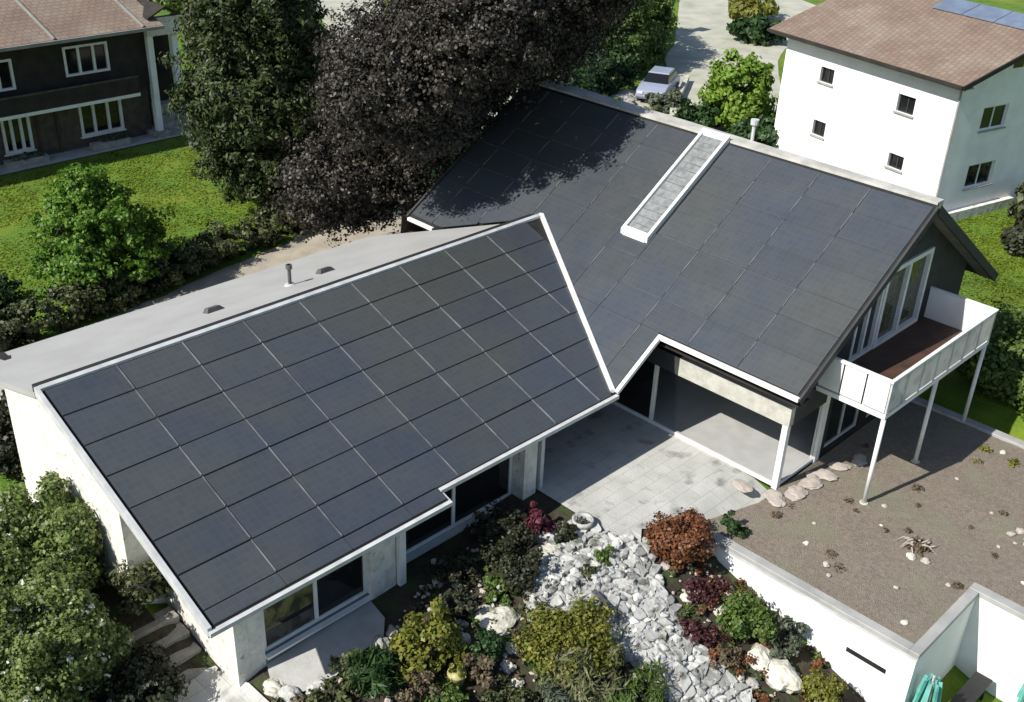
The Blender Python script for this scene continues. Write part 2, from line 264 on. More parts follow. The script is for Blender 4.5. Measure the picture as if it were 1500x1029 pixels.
LM = {
 'beech': leafmat('copper_beech_leaves', [(.012, .010, .009), (.028, .022, .018), (.055, .046, .035), (.022, .021, .013)], .10, .5),
 'darktree': leafmat('dark_green_needles', [(.010, .022, .007), (.026, .046, .010), (.065, .085, .018), (.030, .036, .012)], .15),
 'bright': leafmat('bright_green_leaves', [(.05, .13, .012), (.10, .20, .018), (.16, .28, .03), (.04, .10, .015)], .35),
 'green': leafmat('mid_green_leaves', [(.035, .075, .014), (.075, .13, .02), (.13, .19, .035), (.055, .09, .03)], .25),
 'deep': leafmat('deep_green_leaves', [(.012, .035, .010), (.025, .06, .015), (.04, .085, .02)], .2),
 'garden': leafmat('grey_green_shrub_leaves', [(.075, .12, .022), (.13, .19, .04), (.23, .28, .09), (.11, .14, .06)], .35, .5),
 'hedge': leafmat('hedge_leaves', [(.035, .045, .018), (.065, .075, .03), (.10, .12, .04)], .15),
 'yellowgreen': leafmat('yellow_green_leaves', [(.09, .12, .015), (.17, .19, .03), (.24, .23, .04), (.10, .10, .02)], .3),
 'rust': leafmat('rusty_orange_leaves', [(.13, .050, .018), (.22, .095, .035), (.16, .06, .03), (.09, .035, .02)], .25),
 'purple': leafmat('wine_red_leaves', [(.045, .014, .016), (.09, .025, .03), (.06, .03, .022)], .2),
 'red': leafmat('dark_red_leaves', [(.07, .012, .022), (.14, .025, .045), (.05, .012, .02)], .2),
 'grass': leafmat('ornamental_grass_blades', [(.14, .15, .07), (.22, .22, .12), (.10, .13, .04), (.17, .14, .08)], .3),
 'brown': leafmat('brown_dry_leaves', [(.10, .075, .045), (.17, .13, .08), (.06, .05, .025)], .2),
 'grey': leafmat('grey_green_leaves', [(.08, .10, .07), (.13, .15, .10), (.05, .07, .04)], .25),
 'flower': leafmat('white_petals', [(.6, .62, .52), (.75, .75, .66), (.5, .52, .35)], .3),
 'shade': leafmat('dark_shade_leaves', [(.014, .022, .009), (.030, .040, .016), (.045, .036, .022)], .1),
}
def limbs(mb, base, top, r0, rr, crown, n):
    base = Vector(base); top = Vector(top); pts = [base.lerp(top, t)+Vector((rr.uniform(-.1, .1), rr.uniform(-.1, .1), 0))*(t > 0) for t in (0, .25, .5, .75, 1)]
    mb.tube(pts, [r0*1.25, r0, r0*.8, r0*.55, r0*.25], 9)
    for i in range(n):
        t = .3+.65*i/n; p = base.lerp(top, t); c = crown[rr.randrange(len(crown))]; a = rr.uniform(0, 6.28)
        e = Vector((c[0]+math.cos(a)*c[3]*.75, c[1]+math.sin(a)*c[4]*.75, c[2]+rr.uniform(-.2, .7)*c[5])); m_ = p.lerp(e, .5)+Vector((0, 0, rr.uniform(.1, .5)))
        k = r0*(1-t*.6)*.5; mb.tube([p, m_, e], [k, k*.6, k*.15], 6)
def tree(name, label, cat, base, top, r0, crown, n, size, lm, seed=0, clump=.6, nl=14, group=None, **kw):
    z = gz(base[0], base[1]); t = thing(name, label, cat, (base[0], base[1], z), group); rr = random.Random(seed)
    mb = MB(); limbs(mb, (base[0], base[1], z-.1), top, r0, rr, crown, nl); mb.build('trunk', M['bark'], t, smooth=True)
    leaves('crown', crown, n, size, LM[lm], t, seed, clump, **kw); return t
def bush(name, label, cat, x, y, r, h, n, size, lm, seed=0, group=None, clump=None, z=None, flowers=0, **kw):
    z = gz(x, y) if z is None else z; t = thing(name, label, cat, (x, y, z), group); rr = random.Random(seed)
    mb = MB()
    for i in range(7):
        a = i*.9+rr.random(); mb.tube([(x, y, z-.05), (x+math.cos(a)*r*.35, y+math.sin(a)*r*.35, z+h*.45), (x+math.cos(a)*r*.65, y+math.sin(a)*r*.65, z+h*rr.uniform(.6, .85))], [.03, .02, .008], 5)
    mb.build('stems', M['bark'], t)
    bl = [(x+rr.uniform(-.1, .1)*r, y+rr.uniform(-.1, .1)*r, z+h*.42, r*rr.uniform(.55, .75), r*rr.uniform(.55, .75), h*.45)]
    for i in range(8): a = i*.8+rr.random()*.8; d = r*rr.uniform(.4, .85); q = rr.uniform(.24, .5); bl.append((x+math.cos(a)*d, y+math.sin(a)*d, z+h*rr.uniform(.25, .72), r*q, r*q, h*q*.75))
    for i in range(4): a = rr.random()*6.28; d = r*rr.uniform(.2, .8); bl.append((x+math.cos(a)*d, y+math.sin(a)*d, z+h*rr.uniform(.75, 1.0), r*.14, r*.14, h*.22))
    leaves('foliage', bl, n, size, LM[lm], t, seed, clump or r*.28, **kw)
    if flowers: leaves('blossoms', bl, flowers, size*1.1, LM['flower'], t, seed+9, r*.05, surf=.9, elong=1.1, per=7)
    return t
# ---------------------------------------------------------------- walls with openings
def wall(mb, F, L, z0, z1, th, ops=()):
    A = sorted({0, L, *[o[0] for o in ops], *[o[1] for o in ops]}); Z = sorted({z0, z1, *[o[2] for o in ops], *[o[3] for o in ops]})
    for i in range(len(A)-1):
        for j in range(len(Z)-1):
            ac, zc = (A[i]+A[i+1])/2, (Z[j]+Z[j+1])/2
            if any(o[0] < ac < o[1] and o[2] < zc < o[3] for o in ops): continue
            mb.lbox(F, A[i], A[i+1], -th, 0, Z[j], Z[j+1])
def window(F, o, parent, fm, pm, mull=1, fw_=.07, depth=.10, bars=0, proud=0, sill=None):
    a, b, c, d = o; f = MB(); n0, n1 = -depth-.05, -depth+.03+proud
    f.lbox(F, a, a+fw_, n0, n1, c, d); f.lbox(F, b-fw_, b, n0, n1, c, d); f.lbox(F, a+fw_, b-fw_, n0, n1, c, c+fw_); f.lbox(F, a+fw_, b-fw_, n0, n1, d-fw_, d)
    for k in range(mull): x = a+(b-a)*(k+1)/(mull+1); f.lbox(F, x-fw_/2, x+fw_/2, n0+.004, n1-.004, c+fw_, d-fw_)
    for k in range(bars): z = c+(d-c)*(k+1)/(bars+1); f.lbox(F, a+fw_, b-fw_, n0+.01, n1-.012, z-.02, z+.02)
    w_ = f.build('window', fm, parent)
    MB().lbox(F, a+fw_*.5, b-fw_*.5, -depth-.03, -depth-.01, c+fw_*.5, d-fw_*.5).build('pane', pm, w_)
    if sill: MB().lbox(F, a-.08, b+.08, -.02, .09, c-.06, c-.004).build('sill', sill, w_)
    return w_
# ================================================================ MAIN HOUSE
house = thing('solar_house', 'large L-shaped house with dark solar roofs, white trims and a skylight strip', 'house', (6, 2, 0))
S1, S2, SB = .366, .647, .30
zw = lambda x, y: 1.92+S1*y
zm = lambda x, y: 6.797-S2*(11.25-x)
zb = lambda x, y: 4.17-SB*(y-6.5)
v1 = lambda y: 3.705+.566*y                       # front valley x(y)
v2 = lambda y: (4.777-SB*(y-6.5)-.13)/S2          # back valley x(y)
def slab(name, poly, zf, th, m, parent, dz=0):
    return MB().prism([(x, y, zf(x, y)-th+dz) for x, y in poly], [(x, y, zf(x, y)+dz) for x, y in poly]).build(name, m, parent)
wing = slab('wing_roof', [(-8.27, 0), (-2.25, 0), (-2.25, .36), (3.91, .36), (7.38, 6.5), (-8.27, 6.5)], zw, .16, M['underroof'], house)
main = slab('main_roof', [(5.68, -3.93), (11.25, -3.93), (11.25, 10.9), (5.87, 10.9), (5.87, 9.65), (7.36, 6.5), (3.92, .38), (5.68, .38)], zm, .18, M['underroof'], house)
slab('far_roof_slope', [(11.252, -3.93), (16.95, -3.93), (16.95, 10.9), (11.252, 10.9)], lambda x, y: 6.797-S2*(x-11.25), .18, M['darkwall'], house)
slab('rear_roof_slope', [(-8.3, 6.72), (v2(6.72), 6.72), (v2(11.7), 11.7), (-8.3, 11.7)], zb, .14, M['backroof'], house)
# solar panels
def panels(cols_, rows, zf, along_x, cut, parent, skip=lambda a, b: False, seed=0, gap=.011, step=.014):
    rr = random.Random(seed); k = 0
    for i in range(len(cols_)-1):
        for j in range(len(rows)-1):
            a0, a1 = cols_[i]+.006, cols_[i+1]-.006; b0, b1 = rows[j]+gap, rows[j+1]-gap
            base = [(a0, b0), (a1, b0), (a1, b1), (a0, b1)]
            if not along_x: base = [(b0, a0), (b1, a0), (b1, a1), (b0, a1)]
            if skip(i, j): continue
            pieces = [q for q in cut(base) if area(q) > .03]
            if not pieces: continue
            mb = MB(); lift = lambda x, y: (.026+step)-step*(((y if along_x else x)-b0)/(b1-b0))
            tilt = rr.uniform(-.006, .006)
            for q in pieces:
                mb.prism([(x, y, zf(x, y)+.003) for x, y in q], [(x, y, zf(x, y)+lift(x, y)+tilt) for x, y in q])
            mb.build('solar_panel', M['solar'], parent); k += 1
    return k
wc = [-8.2+1.65*i for i in range(10)]; wr = [.36+.873*i for i in range(8)]
n1 = panels(wc, wr, zw, True, lambda q: [clip(q, -1, .566, -3.705+.1)], wing, seed=1)
panels([-8.2, -6.55, -4.9, -3.25, -2.27], [.02, .36], zw, True, lambda q: [q], wing, seed=2)
def cutm(q):
    out = []
    a = clip(clip(q, 0, -1, -6.5), 1, -.566, 3.705+.07)
    for part in (clip(a, 1, 0, 5.72) if a else [],): out.append(part)
    b = clip(clip(a, -1, 0, -5.72), 0, 1, .42) if a else []
    out.append(b); c = clip(q, 0, 1, 6.5)
    c = clip(c, 1, SB/S2, (4.777+SB*6.5-.13)/S2+.09) if c else []
    out.append(clip(c, 1, 0, 5.93) if c else [])
    return [o for o in out if o]
mc = [-3.86, -2.08, -.52, 1.05, 2.55, 3.72, 5.2, 6.75, 8.3, 9.85, 10.84]; mr_ = [4.02, 4.83, 5.72, 6.50, 7.28, 8.06, 8.84, 9.62, 10.40, 11.16]
n2 = panels(mc, mr_, zm, False, cutm, main, skip=lambda i, j: i == 4 and j >= 5, seed=3, gap=.006, step=.012)
# joint strips (dashed light clamps between columns)
rr = random.Random(5)
for x in wc[1:-1]:
    mb = MB()
    for j in range(7):
        y0 = wr[j]+.008+rr.random()*.02; y1 = wr[j+1]-.012
        if x < v1(y0)-.1:
            mb.hexa([(x-.010, y0, zw(x, y0)+.02), (x+.010, y0, zw(x, y0)+.02), (x+.010, y1, zw(x, y1)+.02), (x-.010, y1, zw(x, y1)+.02)],
                    [(x-.010, y0, zw(x, y0)+.066), (x+.010, y0, zw(x, y0)+.066), (x+.010, y1, zw(x, y1)+.046), (x-.010, y1, zw(x, y1)+.046)])
    if mb.v: mb.build('panel_joint', M['joint'], wing)
for y in mc[1:-1]:
    mb = MB()
    for j in range(len(mr_)-1):
        x0, x1 = mr_[j]+.06+rr.random()*.2, mr_[j+1]-.06
        if y in (2.55, 3.72) and j >= 4: continue
        if (y < 6.5 and x0 > v1(y)+.1 and (x0 > 5.75 or y > .45)) or (y > 6.5 and x0 > v2(y)+.1):
            mb.hexa([(x0, y-.010, zm(x0, y)+.02), (x1, y-.010, zm(x1, y)+.02), (x1, y+.010, zm(x1, y)+.02), (x0, y+.010, zm(x0, y)+.02)],
                    [(x0, y-.010, zm(x0, y)+.066), (x1, y-.010, zm(x1, y)+.046), (x1, y+.010, zm(x1, y)+.046), (x0, y+.010, zm(x0, y)+.066)])
    if mb.v: mb.build('panel_joint', M['joint'], main)
def strip(pts, zf, wdt, lo, hi, name, m, parent):
    mb = MB()
    for (x0, y0), (x1, y1) in zip(pts, pts[1:]):
        L = math.hypot(x1-x0, y1-y0); nx_, ny_ = -(y1-y0)/L*wdt/2, (x1-x0)/L*wdt/2
        q = [(x0-nx_, y0-ny_), (x1-nx_, y1-ny_), (x1+nx_, y1+ny_), (x0+nx_, y0+ny_)]
        mb.hexa([(x, y, zf(x, y)+lo) for x, y in q], [(x, y, zf(x, y)+hi) for x, y in q])
    return mb.build(name, m, parent)
strip([(v1(.36)+.02, .42), (7.38, 6.46)], zw, .13, .0, .10, 'valley_flashing', M['frame'], house)
strip([(-8.32, -.02), (-8.32, 6.5)], zw, .09, -.17, .07, 'verge_trim', M['trim'], house)
strip([(-8.27, 6.44), (7.36, 6.44)], zw, .10, .01, .085, 'ridge_trim', M['trim'], house)
MB().prism([(-8.27, 6.505, 4.03), (7.3, 6.505, 4.03), (7.3, 6.86, 4.0), (-8.27, 6.86, 4.0)], [(-8.27, 6.505, 4.32), (7.3, 6.505, 4.32), (7.3, 6.86, 4.25), (-8.27, 6.86, 4.25)]).build('ridge_gap', M['underroof'], house)
def gutter(p, q, name='gutter', w_=.11, h_=.10, m='frame'):
    g_ = MB(); g_.bar(p, q, w_, h_); return g_.build(name, M[m], house)
gutter((-8.36, -.06, 1.86), (-2.2, -.06, 1.86), m='trim'); gutter((-2.23, .30, 1.99), (4.0, .30, 1.99), m='trim')
gutter((5.63, -3.95, 3.16), (5.63, .38, 3.16)); gutter((3.98, .33, 2.1), (5.66, .33, 3.19))
gutter((5.82, 9.7, 3.22), (5.82, 10.9, 3.22)); gutter((5.82, 10.96, 3.25), (11.25, 10.96, 6.76), 'verge_trim', .08, .14, 'darkwall')
MB().bar((-2.2, .30, 1.93), (-2.2, -.03, 1.83), .06, .1).build('eave_return', M['trim'], house)
# gable barge boards and soffit at the front gable
gutter((5.68, -3.96, 3.10), (11.25, -3.96, 6.70), 'barge_board', .06, .2, 'darkwall'); gutter((11.25, -3.96, 6.70), (16.95, -3.96, 3.02), 'barge_board', .06, .26, 'darkwall')
slab('soffit', [(11.5, -3.90), (16.9, -3.90), (16.9, -3.47), (11.5, -3.47)], lambda x, y: 6.6-S2*(x-11.25), .02, M['soffit'], house)
# ridge cap sheet along the main ridge
MB().hexa([(11.27, -3.9, 6.76), (11.62, -3.9, 6.62), (11.62, 10.9, 6.62), (11.27, 10.9, 6.76)], [(11.27, -3.9, 6.86), (11.62, -3.9, 6.86), (12.0, 10.9, 6.88), (11.27, 10.9, 6.86)]).build('ridge_cap', M['ridge'], house)
# skylight strip running down from the ridge
def rq(x0, x1, y0, y1, lo, hi, mb=None):
    mb = mb or MB(); q = [(x0, y0), (x1, y0), (x1, y1), (x0, y1)]
    return mb.hexa([(x, y, zm(x, y)+lo) for x, y in q], [(x, y, zm(x, y)+hi) for x, y in q])
f = MB(); rq(7.72, 11.27, 2.63, 2.72, .0, .20, f); rq(7.72, 11.27, 3.52, 3.61, .0, .20, f); rq(7.70, 7.84, 2.72, 3.52, .0, .196, f); rq(11.15, 11.27, 2.72, 3.52, .0, .196, f)
sk = f.build('skylight_strip', M['frame'], house); mb = rq(7.84, 11.15, 2.72, 3.52, .02, .10); mb.build('pane', M['skylight'], sk)
mb = MB()
for k in range(1, 14): x = 7.84+k*.237; rq(x-.008, x+.008, 2.73, 3.51, .10, .108, mb)
mb.build('glazing_bar', M['joint'], sk)
# vent pipe on the main ridge, vents on the rear slope
MB().tube([(11.8, 2.2, 6.5), (11.8, 2.2, 7.35)], .055, 10).tube([(11.8, 2.2, 7.35), (11.8, 2.2, 7.5)], [.12, .13], 10).build('vent_pipe', M['trim'], house)
x, y = -.32, 8.7; z = zb(x, y); MB().tube([(x, y, z-.05), (x, y, z+.62)], .05, 10).tube([(x, y, z+.5), (x, y, z+.62)], [.09, .09], 10).build('vent_pipe', M['tube'], house)
MB().tube([(x, y, z-.02), (x, y, z+.05)], [.17, .12], 10).build('vent_collar', M['trim'], house)
for (x, y) in ((-2.7, 8.68), (1.04, 8.88)):
    z = zb(x, y); vt = MB().hexa([(x-.32, y-.16, z-.05), (x+.34, y-.16, z-.05), (x+.34, y+.16, z-.12), (x-.32, y+.16, z-.12)], [(x-.24, y-.09, z+.16), (x+.10, y-.09, z+.16), (x+.10, y+.09, z+.10), (x-.24, y+.09, z+.10)]).build('roof_vent', M['tube'], house)
# ---- wing walls
FX = ((-7.19, .62, 0), (1, 0), (0, -1))             # front, left section
wb = MB(); wall(wb, FX, .36, -2.2, 2.05, .35); wb.build('stone_pillar', M['whitestone'], house)
wb = MB(); wall(wb, FX, 2.78, -2.2, -.16, .25); wb.v = [(x+.362, y, z) for x, y, z in wb.v]; wb.build('plinth_wall', M['midplaster'], house)
F2 = ((-6.83, .60, 0), (1, 0), (0, -1)); w2 = window(F2, (0, 2.78, -.16, 2.0), house, M['frame'], M['pane'], mull=1, fw_=.09, depth=.12); MB().lbox(F2, .10, 1.33, -.128, -.120, .42, 1.25).build('painted_reflection', M['olive'], w2); MB().lbox(F2, .10, 1.33, -.128, -.121, -.05, .30).build('painted_reflection', M['dusk'], w2)  # two thin panels on the left pane paint the garden's reflection
MB().lbox(F2, -.02, 2.8, -.06, .10, -.22, -.165).build('window_sill', M['frame'], house)
wb = MB(); wb.lbox(((-4.05, .62, 0), (1, 0), (0, -1)), 0, .72, -.4, .06, -1.6, 1.95); wb.build('stone_pillar', M['whitestone'], house)
MB().box(-3.30, -3.12, .44, .60, -1.5, 1.95).build('post', M['frame'], house)
F3 = ((-3.12, .95, 0), (1, 0), (0, -1)); window(F3, (0, 4.0, -.05, 2.12), house, M['frame'], M['pane'], mull=1, fw_=.09, depth=.10)
MB().lbox(F3, -.02, 4.0, -.06, .12, -.11, -.055).build('window_sill', M['trim'], house)
wb = MB(); wall(wb, F3, 4.0, -1.4, -.112, .25); wb.build('plinth_wall', M['greystone'], house)
MB().box(.9, 1.35, .62, 1.2, -.4, 2.1).build('stone_pillar', M['whitestone'], house); MB().box(1.50, 1.62, .62, .78, -.2, 2.12).build('post', M['trim'], house)
# gable end wall of the wing (faces -x)
ys_ = [.62, 6.5, 8.45]; tops = [zw(0, .62)-.18, zw(0, 6.5)-.18, zb(0, 8.45)-.16]
P = [(y, -2.3) for y in (ys_[0], ys_[-1])]+[(8.45, tops[2]), (6.72, zb(0, 6.72)-.2), (6.4, tops[1]-.05), (.62, tops[0])]
MB().prism([(-7.5, y, z) for y, z in P], [(-7.195, y, z) for y, z in P]).build('gable_wall', M['whitestone'], house)
YY = [(3.55, -2.0), (8.9, -2.0), (8.9, zb(0, 8.9)-.16), (6.72, zb(0, 6.72)-.16), (6.4, zw(0, 6.4)-.2), (3.55, zw(0, 3.55)-.17)]
MB().prism([(-8.2, y, z) for y, z in YY], [(-7.505, y, z) for y, z in YY]).build('gable_wall_rear', M['whitestone'], house)
# rear and side walls that enclose the wing and the main body
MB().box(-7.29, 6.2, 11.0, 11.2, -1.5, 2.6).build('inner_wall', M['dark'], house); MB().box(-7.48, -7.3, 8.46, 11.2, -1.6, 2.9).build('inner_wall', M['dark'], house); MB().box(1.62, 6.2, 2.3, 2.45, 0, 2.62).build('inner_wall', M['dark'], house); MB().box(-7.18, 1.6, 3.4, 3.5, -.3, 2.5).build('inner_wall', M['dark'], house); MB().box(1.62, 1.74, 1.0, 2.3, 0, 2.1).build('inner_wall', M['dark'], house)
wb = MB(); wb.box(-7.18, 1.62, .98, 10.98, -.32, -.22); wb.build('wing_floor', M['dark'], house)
# ---- main body walls
FG = ((8.2, -3.5, 0), (1, 0), (0, -1))
wb = MB(); wall(wb, FG, 7.3, -.3, 2.70, .2, [(.3, 2.2, .15, 2.4), (2.6, 4.6, .15, 2.4)]); wb.build('gable_wall_lower', M['darkwood'], house)
window(FG, (.3, 2.2, .15, 2.4), house, M['trim'], M['pane'], 1, .08); window(FG, (2.6, 4.6, .15, 2.4), house, M['trim'], M['pane'], 1, .08)
ytop = lambda x: 6.797-S2*abs(x-11.25)-.2
pg = [(6.4, 2.70), (15.5, 2.70), (15.5, ytop(15.5)), (11.25, ytop(11.25)), (6.4, ytop(6.4))]
def gpiece(pts, name, m, y0=-3.5, y1=-3.3): return MB().prism([(x, y0, z) for x, z in pts], [(x, y1, z) for x, z in pts]).build(name, m, house)
gpiece([(6.4, 2.71), (8.85, 2.71), (8.85, ytop(8.85)), (6.4, ytop(6.4))], 'gable_wall_upper', M['darkwall']); gpiece([(12.72, 2.71), (15.5, 2.71), (15.5, ytop(15.5)), (12.72, ytop(12.72))], 'gable_wall_upper', M['darkwall'])
gpiece([(8.85, 5.12), (11.25, 5.12), (12.72, 5.12), (12.72, ytop(12.72)), (11.25, ytop(11.25)), (8.85, ytop(8.85)), (8.85, 5.121)], 'gable_wall_upper', M['darkwall'])
FB = ((8.85, -3.48, 0), (1, 0), (0, -1)); window(FB, (.0, 1.25, 2.78, 4.95), house, M['frame'], M['pane'], 1, .10, .04, proud=.06); window(FB, (1.27, 3.85, 2.78, 5.1), house, M['frame'], M['curtainpane'], 1, .13, .04, proud=.08)
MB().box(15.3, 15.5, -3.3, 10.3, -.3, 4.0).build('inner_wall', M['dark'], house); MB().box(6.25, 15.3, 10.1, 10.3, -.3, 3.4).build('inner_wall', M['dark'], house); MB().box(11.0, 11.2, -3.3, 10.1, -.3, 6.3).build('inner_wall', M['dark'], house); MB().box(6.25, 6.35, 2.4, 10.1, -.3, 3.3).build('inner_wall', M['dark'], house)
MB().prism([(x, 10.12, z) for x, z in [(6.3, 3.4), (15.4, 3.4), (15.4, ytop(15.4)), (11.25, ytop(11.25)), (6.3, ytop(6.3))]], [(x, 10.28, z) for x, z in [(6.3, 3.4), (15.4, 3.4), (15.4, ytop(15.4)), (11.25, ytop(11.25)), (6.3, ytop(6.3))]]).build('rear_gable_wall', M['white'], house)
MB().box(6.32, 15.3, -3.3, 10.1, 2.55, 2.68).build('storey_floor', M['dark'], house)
# ---- glass garden room
gr_ = MB(); gr_.box(6.15, 6.27, -3.50, 2.25, .05, .16); gr_.box(6.14, 6.30, -3.54, -3.38, .0, 1.96); gr_.box(6.16, 6.26, .66, .76, .16, 1.96); gr_.box(6.30, 8.0, -3.51, -3.41, .05, .14); gr_.box(7.98, 8.18, -3.56, -3.40, .0, 2.5)
gf = gr_.build('garden_room_frame', M['frame'], house)
MB().box(6.195, 6.215, -3.38, .66, .16, 1.96).build('pane', M['clear'], gf); MB().box(6.195, 6.215, .76, 2.24, .16, 1.96).build('pane', M['pane'], gf); MB().box(6.30, 7.98, -3.475, -3.455, .14, 1.96).build('pane', M['clear'], gf)  # opaque dark pane beyond the mullion stands in for shade inside the room
MB().box(6.14, 6.34, -3.56, -.05, 1.962, 2.50).build('lintel', M['cream'], house); MB().box(6.14, 6.34, -.048, 2.2, 1.962, 2.50).build('lintel', M['darkwall'], house); MB().box(6.342, 8.2, -3.55, -3.36, 1.962, 2.69).build('lintel', M['darkwall'], house)  # front lintel split: its dark stretch is roof shadow put into the colour
MB().box(6.28, 11.0, -3.38, 10.0, .0, .07).build('garden_room_floor', M['slabfloor'], house)
MB().box(5.75, 6.3, -3.9, 2.2, 2.86, 2.90).build('eave_soffit', M['darkwood'], house)
# ---- balcony
bal = MB().box(7.26, 13.2, -5.47, -3.52, 2.62, 2.74).build('balcony', M['frame'], house)
MB().box(7.34, 13.12, -5.39, -3.53, 2.745, 2.78).build('balcony_deck', M['deck'], bal)
M['panelcloth'] = mat('mottled_white_balcony_panel', (.76, .76, .74), (.50, .50, .50), 3.2, .7, .2, 9, lo=.45, hi=.62)
t_ = M['panelcloth'].node_tree; tr_ = t_.nodes.new('ShaderNodeBsdfTranslucent'); tr_.inputs[0].default_value = (.9, .9, .87, 1); mx_ = t_.nodes.new('ShaderNodeMixShader'); mx_.inputs[0].default_value = .45; t_.links.new(t_.nodes['Principled BSDF'].outputs[0], mx_.inputs[1]); t_.links.new(tr_.outputs[0], mx_.inputs[2]); t_.links.new(mx_.outputs[0], t_.nodes['Material Output'].inputs[0])
[MB().box(7.32+k*.838, 7.32+(k+1)*.838-.05, -5.455, -5.43, 2.79, 3.64).build('railing_panel', M['panelcloth'], bal) for k in range(7)]; [MB().box(7.27+k*.838, 7.318+k*.838, -5.47, -5.42, 2.745, 3.66).build('railing_post', M['trim'], bal) for k in range(8)]; [MB().box(7.275, 7.30, -5.40+k*.63, -5.40+k*.63+.585, 2.79, 3.64).build('railing_panel', M['white'], bal) for k in range(3)]; MB().box(13.15, 13.19, -5.415, -3.53, 2.745, 3.66).build('railing_panel', M['white'], bal)
MB().box(7.23, 13.23, -5.49, -5.40, 3.664, 3.72).box(7.23, 7.33, -5.40, -3.52, 3.664, 3.72).box(13.13, 13.23, -5.40, -3.52, 3.664, 3.72).build('handrail', M['frame'], bal)
for x in (7.33, 10.15, 13.1): MB().tube([(x, -5.42, 0), (x, -5.42, 2.62)], .058, 12).build('balcony_post', M['frame'], bal, smooth=True)
for x in (7.33, 10.15): MB().tube([(x, -5.42, -.02), (x, -5.42, .07)], [.15, .11], 10).build('post_foot', M['rock'], bal)
# ================================================================ flat-roofed garage with gravel terrace
ga = thing('flat_roof_garage', 'white flat-roofed garage with brown gravel on top and notched grey coping', 'garage', (8, -8, -2.3))
terr = [(3.4, -3.0), (3.4, -8.85), (6.33, -8.85), (6.33, -16), (13.2, -16), (13.2, -3.52), (6.3, -3.56), (5.3, -3.56)]
b = bmesh.new(); b.faces.new([b.verts.new((x, y, .0)) for x, y in terr]); bmesh.ops.recalc_face_normals(b, faces=b.faces)
for k in np.arange(3.5, 13.2, .25): bmesh.ops.bisect_plane(b, geom=b.verts[:]+b.edges[:]+b.faces[:], plane_co=(k, 0, 0), plane_no=(1, 0, 0))
for k in np.arange(-15.9, -3, .25): bmesh.ops.bisect_plane(b, geom=b.verts[:]+b.edges[:]+b.faces[:], plane_co=(0, k, 0), plane_no=(0, 1, 0))
for v in b.verts: v.co.z = .035+.03*noise.noise(v.co*.9)+.012*noise.noise(v.co*4)
me = bpy.data.meshes.new('gravel_roof'); b.to_mesh(me); b.free(); me.materials.append(M['gravel'])
if me.polygons[0].normal.z < 0: me.flip_normals()
o = bpy.data.objects.new('gravel_roof', me); col.objects.link(o); o.parent = ga; o.matrix_parent_inverse = parent_inv(ga)
Fw = ((3.2, -3.4, 0), (0, -1), (-1, 0)); wb = MB(); wall(wb, Fw, 5.378, -2.6, -.02, .22); wb.build('wall', M['white'], ga)
MB().box(3.183, 3.199, -8.44, -7.47, -.89, -.77).build('vent_slot', M['black'], ga)
MB().box(3.2, 6.13, -9.0, -8.78, -2.6, -.02).build('wall', M['white'], ga)
MB().box(6.13, 6.35, -16.2, -9.0, -2.6, -.02).build('wall', M['white'], ga)
MB().box(13.1, 13.3, -16.2, -3.5, -2.6, -.02).build('wall', M['white'], ga)
MB().box(3.16, 3.42, -8.80, -3.55, -.016, .11).build('coping', M['coping'], ga, bevel=.01); MB().box(3.16, 6.10, -9.04, -8.80, -.016, .115).build('coping', M['coping'], ga, bevel=.01); MB().box(6.10, 6.38, -16.3, -8.80, -.016, .12).build('coping', M['coping'], ga, bevel=.01); MB().box(13.05, 13.35, -16.3, -3.45, -.016, .12).build('coping', M['coping'], ga, bevel=.01)
MB().box(3.162, 3.21, -9.03, -3.6, -.09, -.02).build('drip_edge', M['trim'], ga)
# teal net screen rolled up inside the notch
def screen(x, y, z, h, lab, seed):
    rr = random.Random(seed); mb = MB(); n = 14
    for i in range(n):
        a = i*6.283/n; r0 = .10+.10*(i % 2); r1 = .26+.14*(i % 2)
        mb.hexa([(x+math.cos(a)*r1, y+math.sin(a)*r1, z), (x+math.cos(a+.25)*r1, y+math.sin(a+.25)*r1, z), (x+math.cos(a+.25)*r1*.85, y+math.sin(a+.25)*r1*.85, z), (x+math.cos(a)*r1*.85, y+math.sin(a)*r1*.85, z)],
                [(x+math.cos(a)*r0, y+math.sin(a)*r0, z+h), (x+math.cos(a+.25)*r0, y+math.sin(a+.25)*r0, z+h), (x+math.cos(a+.25)*r0*.6, y+math.sin(a+.25)*r0*.6, z+h), (x+math.cos(a)*r0*.6, y+math.sin(a)*r0*.6, z+h)])
    t = thing('folded_parasol', lab, 'parasol', (x, y, gz(x, y))); mb.build('canopy', M['teal'], t); MB().tube([(x, y, gz(x, y)), (x, y, z+h+.12)], .025, 8).build('pole', M['trim'], t)
screen(3.55, -9.34, -2.1, 1.45, 'folded teal parasol in the notch of the white garage', 1)
screen(6.0, -10.9, -2.0, 1.7, 'teal folded parasol cut by the right picture edge beside white wall', 2)
t = thing('garden_bench', 'dark bench standing at the foot of the white wall in the notch', 'bench', (5.2, -9.7, -2.3)); MB().box(4.5, 5.9, -9.95, -9.55, -1.9, -1.84).build('seat', M['black'], t)
for x in (4.6, 5.75): MB().box(x, x+.06, -9.9, -9.6, -2.6, -1.9).build('leg', M['black'], t)
